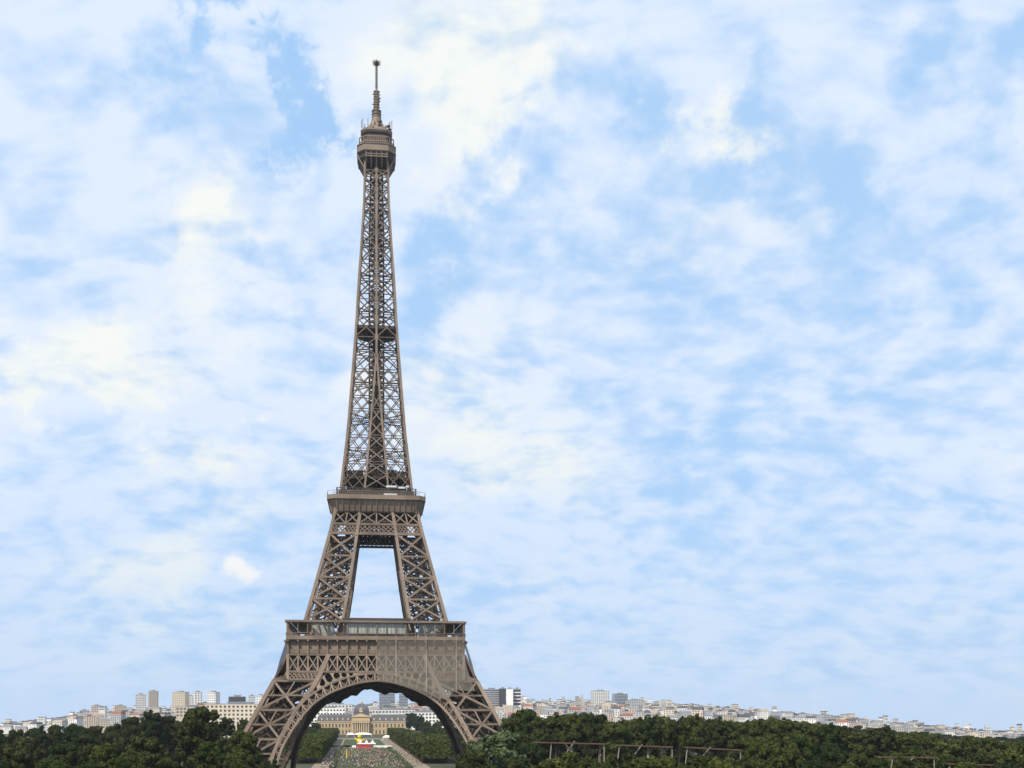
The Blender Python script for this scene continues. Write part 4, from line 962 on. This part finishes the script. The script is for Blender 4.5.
# ------------------------------------------------------------------ houses on the rising city
HOUSES = []
def house(x, d, wall, roof, storeys, w, dep, zone):
    X = at(x, d); Y = CY + d; gz = float(ground(X, Y)); yaw = random.uniform(-.5, .5); h = storeys * 3.1 + 1.5
    o = empty('city_house', (X, Y, gz), yaw); hw = w / 2
    mb = MB(); mb.box(-hw, hw, -dep / 2, dep / 2, -4, h); n = max(3, int(w / 3.2)); cw_ = w / n
    for j in range(storeys):
        for i in range(n):
            if random.random() < .1: continue
            xx = -hw + cw_ * (i + .5); mb.box(xx - .62, xx + .62, -dep / 2 - .1, -dep / 2 + .05, 1.6 + j * 3.1, 3.5 + j * 3.1, 1)
        for yy in np.arange(-dep / 2 + 2, dep / 2 - 1, 4):
            for s in (-1, 1): mb.box(s * hw - .1, s * hw + .1, yy, yy + 1.2, 1.6 + j * 3.1, 3.5 + j * 3.1, 1)
    mb.build('wall', [MW[wall], M_WINDOW], o)
    r = MB()
    if random.random() < .62:
        i_ = 1.7; r.loft([[(-hw - .2, -dep / 2 - .2, h), (hw + .2, -dep / 2 - .2, h), (hw + .2, dep / 2 + .2, h), (-hw - .2, dep / 2 + .2, h)], [(-hw + .6, -dep / 2 + i_, h + 3), (hw - .6, -dep / 2 + i_, h + 3), (hw - .6, dep / 2 - i_, h + 3), (-hw + .6, dep / 2 - i_, h + 3)],
                          [(-hw + 1, -dep / 8, h + 4.2), (hw - 1, -dep / 8, h + 4.2), (hw - 1, dep / 8, h + 4.2), (-hw + 1, dep / 8, h + 4.2)]])
    else:
        r.box(-hw - .15, hw + .15, -dep / 2 - .15, dep / 2 + .15, h, h + .7); r.box(-hw * .4, hw * .3, -2, 2, h + .7, h + 3)
    ro = r.build('roof', MR[roof], o)
    c = MB()
    for xx in (random.choice((-hw + .8, hw - .8, 0)),): c.box(xx - .5, xx + .5, -1.4, 1.4, h + .5, h + 5.4)
    c.build('chimney', MW['beige' if random.random() < .6 else 'pinkish'], ro)
    HOUSES.append((o, x, wall, roof, zone))
ZR = 'on the right hillside'; ZL = 'on the left skyline'; ZM = 'seen under the arch'
WC = ['white', 'cream', 'beige', 'pale', 'pinkish', 'white', 'cream', 'grey', 'beige']; RC = ['grey', 'grey', 'dark', 'tan', 'grey', 'red', 'dark', 'grey', 'grey', 'dark', 'tan', 'grey']
for d, x0, x1, step in ((1480, 497, 745, 11.5), (1640, 492, 800, 11.5), (1820, 490, 880, 11), (2020, 490, 1030, 11), (2260, 505, 1030, 10.5)):
    x = x0 + random.uniform(0, 8)
    while x < x1:
        dd = d + random.uniform(-90, 90); st = random.randint(5, 8) if random.random() < .9 else random.randint(9, 10); st = max(2, round(st * float(np.interp(x, [740, 850, 1000], [1, .75, .5]))))
        house(x, dd, random.choice(WC), random.choice(RC), st, random.uniform(.62, 1.05) * step * dd / F, random.uniform(12, 18), ZR); x += step * random.uniform(.75, 1.25)
for d, x0, x1, step in ((1700, 60, 200, 13), (2100, 20, 200, 13), (2500, 0, 255, 13)):
    x = x0 + random.uniform(0, 8)
    while x < x1:
        dd = d + random.uniform(-90, 90)
        house(x, dd, random.choice(WC), random.choice(RC), max(3, round(random.randint(5, 8) * float(np.interp(x, [0, 120], [.5, 1])))), random.uniform(.62, 1.0) * step * dd / F, random.uniform(12, 18), ZL); x += step * random.uniform(.8, 1.25)
for d, x0, x1, step in ((2150, 318, 440, 15), (2550, 318, 440, 14)):
    x = x0
    while x < x1:
        dd = d + random.uniform(-60, 60); house(x, dd, random.choice(WC), random.choice(RC), random.randint(6, 8), random.uniform(.62, 1.0) * step * dd / F, 14, ZM); x += step * random.uniform(.8, 1.25)
cnt = {}
RN = {'grey': 'zinc grey', 'dark': 'dark slate', 'red': 'red', 'tan': 'tan'}
for o, x, wall, roof, zone in sorted(HOUSES, key=lambda t: t[1]):
    k = (wall, roof, zone); cnt[k] = cnt.get(k, 0) + 1
    tag(o, f'{ORD[cnt[k] - 1]} {wall} house with {RN[roof]} roof from the left {zone}', 'house', 'city houses ' + zone)
# the farthest roofs, too many and too small to tell apart
ff = MB(); g = random.Random(5)
for i in range(2600):
    x = g.uniform(-10, 1035); d = g.uniform(2450, 4250)
    if 262 < x < 300: continue
    X = at(x, d); Y = CY + d; gz = float(ground(X, Y)); w = g.uniform(7, 18); h = g.uniform(9, 24) * (1.6 if g.random() < .06 else 1); dp = g.uniform(8, 14); mi = g.choice((0, 0, 1, 2, 3, 3, 4))
    ff.box(X - w / 2, X + w / 2, Y, Y + dp, gz - 4, gz + h, mi); ff.box(X - w / 2 - .1, X + w / 2 + .1, Y - .1, Y + dp + .1, gz + h, gz + h + g.uniform(.8, 3), 5 + g.choice((0, 1, 1, 1, 2)))
    for zz in np.arange(3, h - 1, 3.6): ff.box(X - w * .42, X + w * .42, Y - .15, Y + .05, gz + zz, gz + zz + 1.4, 8) if g.random() < .7 else None
tag(ff.build('distant_rooftops', [MW[k] for k in ('white', 'cream', 'beige', 'pale', 'pinkish')] + [MR[k] for k in ('grey', 'dark', 'tan')] + [M_WINDOW]), 'hazy mass of far rooftops along the horizon', 'city', None, 'stuff')

# ------------------------------------------------------------------ event on the lawn: tents, stage, balloon, banners
def px_ground(x, d): return (at(x, d), CY + d, .1)
TW = {360.5: ('left', 5.0), 366.5: ('middle', 5.4), 372.5: ('right', 5.6)}
for x, (w_, h_) in TW.items():
    o = empty('marquee_tent', px_ground(x, 985), .1, f'{ {"left": "leftmost", "middle": "middle", "right": "rightmost"}[w_] } of the three white peaked tents on the lawn', 'tent', 'white peaked tents')
    m = MB(); s = 2.6; m.loft([[(a * s * r, b * s * r, z) for a, b in ((-1, -1), (1, -1), (1, 1), (-1, 1))] for r, z in ((1.06, 2.4), (1.0, 2.9), (.55, 3.7), (.22, 4.8), (.04, 6.2))]); m.build('canopy', M_WHITE, o)
    for a in (-1, 1):
        for b in (-1, 1): q = MB(); q.tube([(a * s, b * s, 0), (a * s, b * s, 2.5)], [.08, .08], 6); q.build('pole', M_WHITE, o)
    q = MB(); q.box(-s, s, s - .1, s, 0, 2.4); q.build('back_wall', M_WHITE, o)
st = empty('red_stage', px_ground(364, 962), .05, 'red draped low stage in front of the white tents', 'stage')
m = MB(); m.box(-5.5, 5.5, -2, 2, 0, 2.4); m.build('skirt', M_RED, st); m = MB(); m.box(-5.6, 5.6, -2.1, 2.1, 2.4, 2.55); m.build('deck', M_BLACK, st)
m = MB(); [m.tube([(x, 1.6, 2.5), (x, 1.6, 4.2)], [.12, .12], 6) for x in (-5, -1.7, 1.7, 5)]; m.bar((-5, 1.6, 4.1), (5, 1.6, 4.1), .5, .3); m.build('back_rail', M_RED, st)
bl = empty('yellow_inflatable', px_ground(359.5, 1030), 0, 'yellow inflatable figure-like tower rising behind the tents', 'inflatable')
m = MB(); m.lathe([(1.6, 0), (2.2, 1.5), (2.4, 4), (1.6, 5.5), (1.3, 6.2), (1.9, 7.4), (1.7, 9), (.8, 10), (.1, 10.3)], seg=14); m.build('body', M_YELLOW, bl)
m = MB(); m.tube([(-2, 0, 4.5), (-3.6, 0, 5.6), (-4, 0, 7.0)], [.8, .7, .4], 8); m.tube([(2, 0, 4.5), (3.6, 0, 4.2), (4.6, 0, 5.2)], [.8, .7, .4], 8); m.build('arm', M_YELLOW, bl)
for x0, x1, mm, wd in ((328, 352, M_BLACK, 'black banner fence left of the red stage'), (373.5, 391.5, M_WHITE, 'white banner fence right of the red stage'), (343, 356, M_WHITE, 'white low banner strip between the black one and the stage')):
    d = 955; o = empty('banner_fence', px_ground((x0 + x1) / 2, d), 0, wd, 'fence'); hw = (x1 - x0) / 2 * d / F
    m = MB(); m.box(-hw, hw, -.06, .06, .3, 2.0); m.build('banner', mm, o); m = MB(); [m.tube([(x, .15, 0), (x, .15, 2.2)], [.06, .06], 5) for x in np.linspace(-hw, hw, 8)]; m.build('fence_post', M_DARK, o)['kind'] = 'stuff'
for x, d, w, wd in ((363, 1395, 22, 'large white event roof at the palace steps'), (387, 1220, 9, 'white box marquee on the right gravel walk'), (350.5, 1390, 9, 'small white canopy left of the palace steps')):
    o = empty('event_canopy', px_ground(x, d), .05, wd, 'canopy'); m = MB(); m.loft([[(a * w / 2 * r, b * 3.5 * r, z) for a, b in ((-1, -1), (1, -1), (1, 1), (-1, 1))] for r, z in ((1, 3), (1, 3.6), (.4, 5.4))]); m.build('canopy', M_WHITE, o)
    for a in (-1, 1):
        for b in (-1, 1): q = MB(); q.tube([(a * w / 2.1, b * 3.3, 0), (a * w / 2.1, b * 3.3, 3.1)], [.12, .12], 6); q.build('pole', M_WHITE, o)
yp = empty('feather_flag', px_ground(346, 690), 0, 'tall thin yellow feather flag at the left edge of the crowd', 'flag')
m = MB(); m.tube([(0, 0, 0), (0, 0, 6.5)], [.07, .05], 6); m.build('pole', M_POST, yp); m = MB(); m.box(.08, .75, -.04, .04, 1.6, 6.4); m.build('flag_cloth', M_YELLOW, yp)

# crowd: small standing figures, each one body
SHIRTS = {'white': (.6, .59, .57), 'black': (.03, .03, .035), 'red': (.3, .06, .05), 'blue': (.07, .1, .2), 'beige': (.5, .42, .32), 'grey': (.25, .25, .26), 'yellow': (.45, .38, .12), 'pink': (.42, .25, .25)}
def person_mesh(name, shirt):
    mb = MB(); seg = 8
    ell = lambda rx, ry, z, cx=0: [(cx + rx * math.cos(t), ry * math.sin(t), z) for t in np.linspace(0, 2 * math.pi, seg, endpoint=False)]
    mb.loft([ell(.15, .11, .82), ell(.17, .12, 1.0), ell(.15, .11, 1.15), ell(.2, .13, 1.35), ell(.19, .11, 1.44), ell(.07, .07, 1.5)], True, 1)
    mb.loft([ell(.06, .06, 1.48), ell(.085, .1, 1.56), ell(.09, .11, 1.64), ell(.07, .08, 1.71), ell(.03, .03, 1.75)], True, 0)
    mb.loft([ell(.092, .112, 1.65), ell(.075, .085, 1.73), ell(.03, .03, 1.765)], True, 3)
    for s in (-1, 1):
        mb.loft([ell(.05, .11, 0, s * .1), ell(.05, .06, .1, s * .1), ell(.065, .07, .48, s * .1), ell(.09, .1, .86, s * .08)], True, 2)
        mb.loft([ell(.035, .04, .78, s * .27), ell(.045, .05, 1.1, s * .26), ell(.06, .06, 1.38, s * .22)], True, 1)
        mb.loft([ell(.02, .03, .68, s * .27), ell(.04, .045, .74, s * .27), ell(.035, .04, .8, s * .27)], True, 0)
    return mb.mesh(name, [M_SKIN, mat('shirt_' + name, shirt, .8, .1, 3), M_TROUSER, M_HAIR])
M_SKIN = mat('skin', (.45, .28, .2), .6, .1, 4); M_TROUSER = mat('trousers', (.06, .065, .09), .8, .4, .8, rand=.5); M_HAIR = mat('hair', (.05, .035, .025), .7, .2, 4)
PM = {k: person_mesh('person', c) for k, c in SHIRTS.items()}
LAB = {}
CLUST = [(95 + 330 * random.random() ** 1.5, random.uniform(-17, 17), random.uniform(2, 7)) for _ in range(34)]
def spot_xy():
    if random.random() < .5:
        t, s, r = random.choice(CLUST); return max(96, t + random.gauss(0, r * 2.2)), max(-18, min(18, s + random.gauss(0, r * .6)))
    r = random.random()
    t = 95 + 330 * random.random() ** 1.6
    if r < .62: s = random.uniform(-18, 18)
    elif r < .82: s = random.uniform(-26, -19.5)
    else: s = random.uniform(19.5, 28)
    return t, s
names = list(SHIRTS)
for i in range(280):
    t, s = spot_xy(); k = random.choice(names + ['white', 'black', 'beige'])
    o = bpy.data.objects.new('person', PM[k]); COL.objects.link(o); o.location = axp(t, s, .1); o.rotation_euler = (0, 0, random.uniform(0, 6.28)); o.scale = (1.1,) * 2 + (random.uniform(.9, 1.06),)
    zone = 'on the trampled lawn' if abs(s) < 19 else ('on the left gravel walk' if s < 0 else 'on the right gravel walk')
    tag(o, f'tiny standing person in a {k} top in the crowd {zone}', 'person', f'people in {k} tops {zone}')
far = MB(); cols8 = list(SHIRTS)
for i in range(400):
    t, s = spot_xy(); t += 60 * random.random(); x, y, _ = axp(t, s); h = random.uniform(.88, 1.05); mi = random.randrange(8)
    for z0, z1, r0, m_i in ((0, .85, .16, 8), (.85, 1.5, .24, mi), (1.5, 1.78, .12, 9)):
        far.loft([[(x + r0 * math.cos(a), y + r0 * math.sin(a), zz) for a in (0, 1.57, 3.14, 4.71)] for zz in (.1 + z0 * h, .1 + z1 * h)], True, m_i)
tag(far.build('crowd', [PM[k].materials[1] for k in cols8] + [M_TROUSER, M_SKIN]), 'dense far crowd spread over the lawn before the stage', 'crowd', None, 'stuff')

# ------------------------------------------------------------------ haze
hz = MB(); hz.box(-6900, 7000, CY - 60, 6200, -560, 338)
hm = bpy.data.materials.new('air_haze'); hm.use_nodes = True; nt = hm.node_tree; nt.nodes.clear()
ov = nt.nodes.new('ShaderNodeOutputMaterial'); pv_ = nt.nodes.new('ShaderNodeVolumePrincipled')
pv_.inputs['Color'].default_value = (.86, .92, 1, 1); pv_.inputs['Density'].default_value = 4.5e-5; pv_.inputs['Anisotropy'].default_value = .2
nt.links.new(pv_.outputs[0], ov.inputs['Volume'])
ho = hz.build('haze', hm); tag(ho, 'thin bluish haze lying over the whole city', 'haze', None, 'stuff'); ho.display_type = 'WIRE'
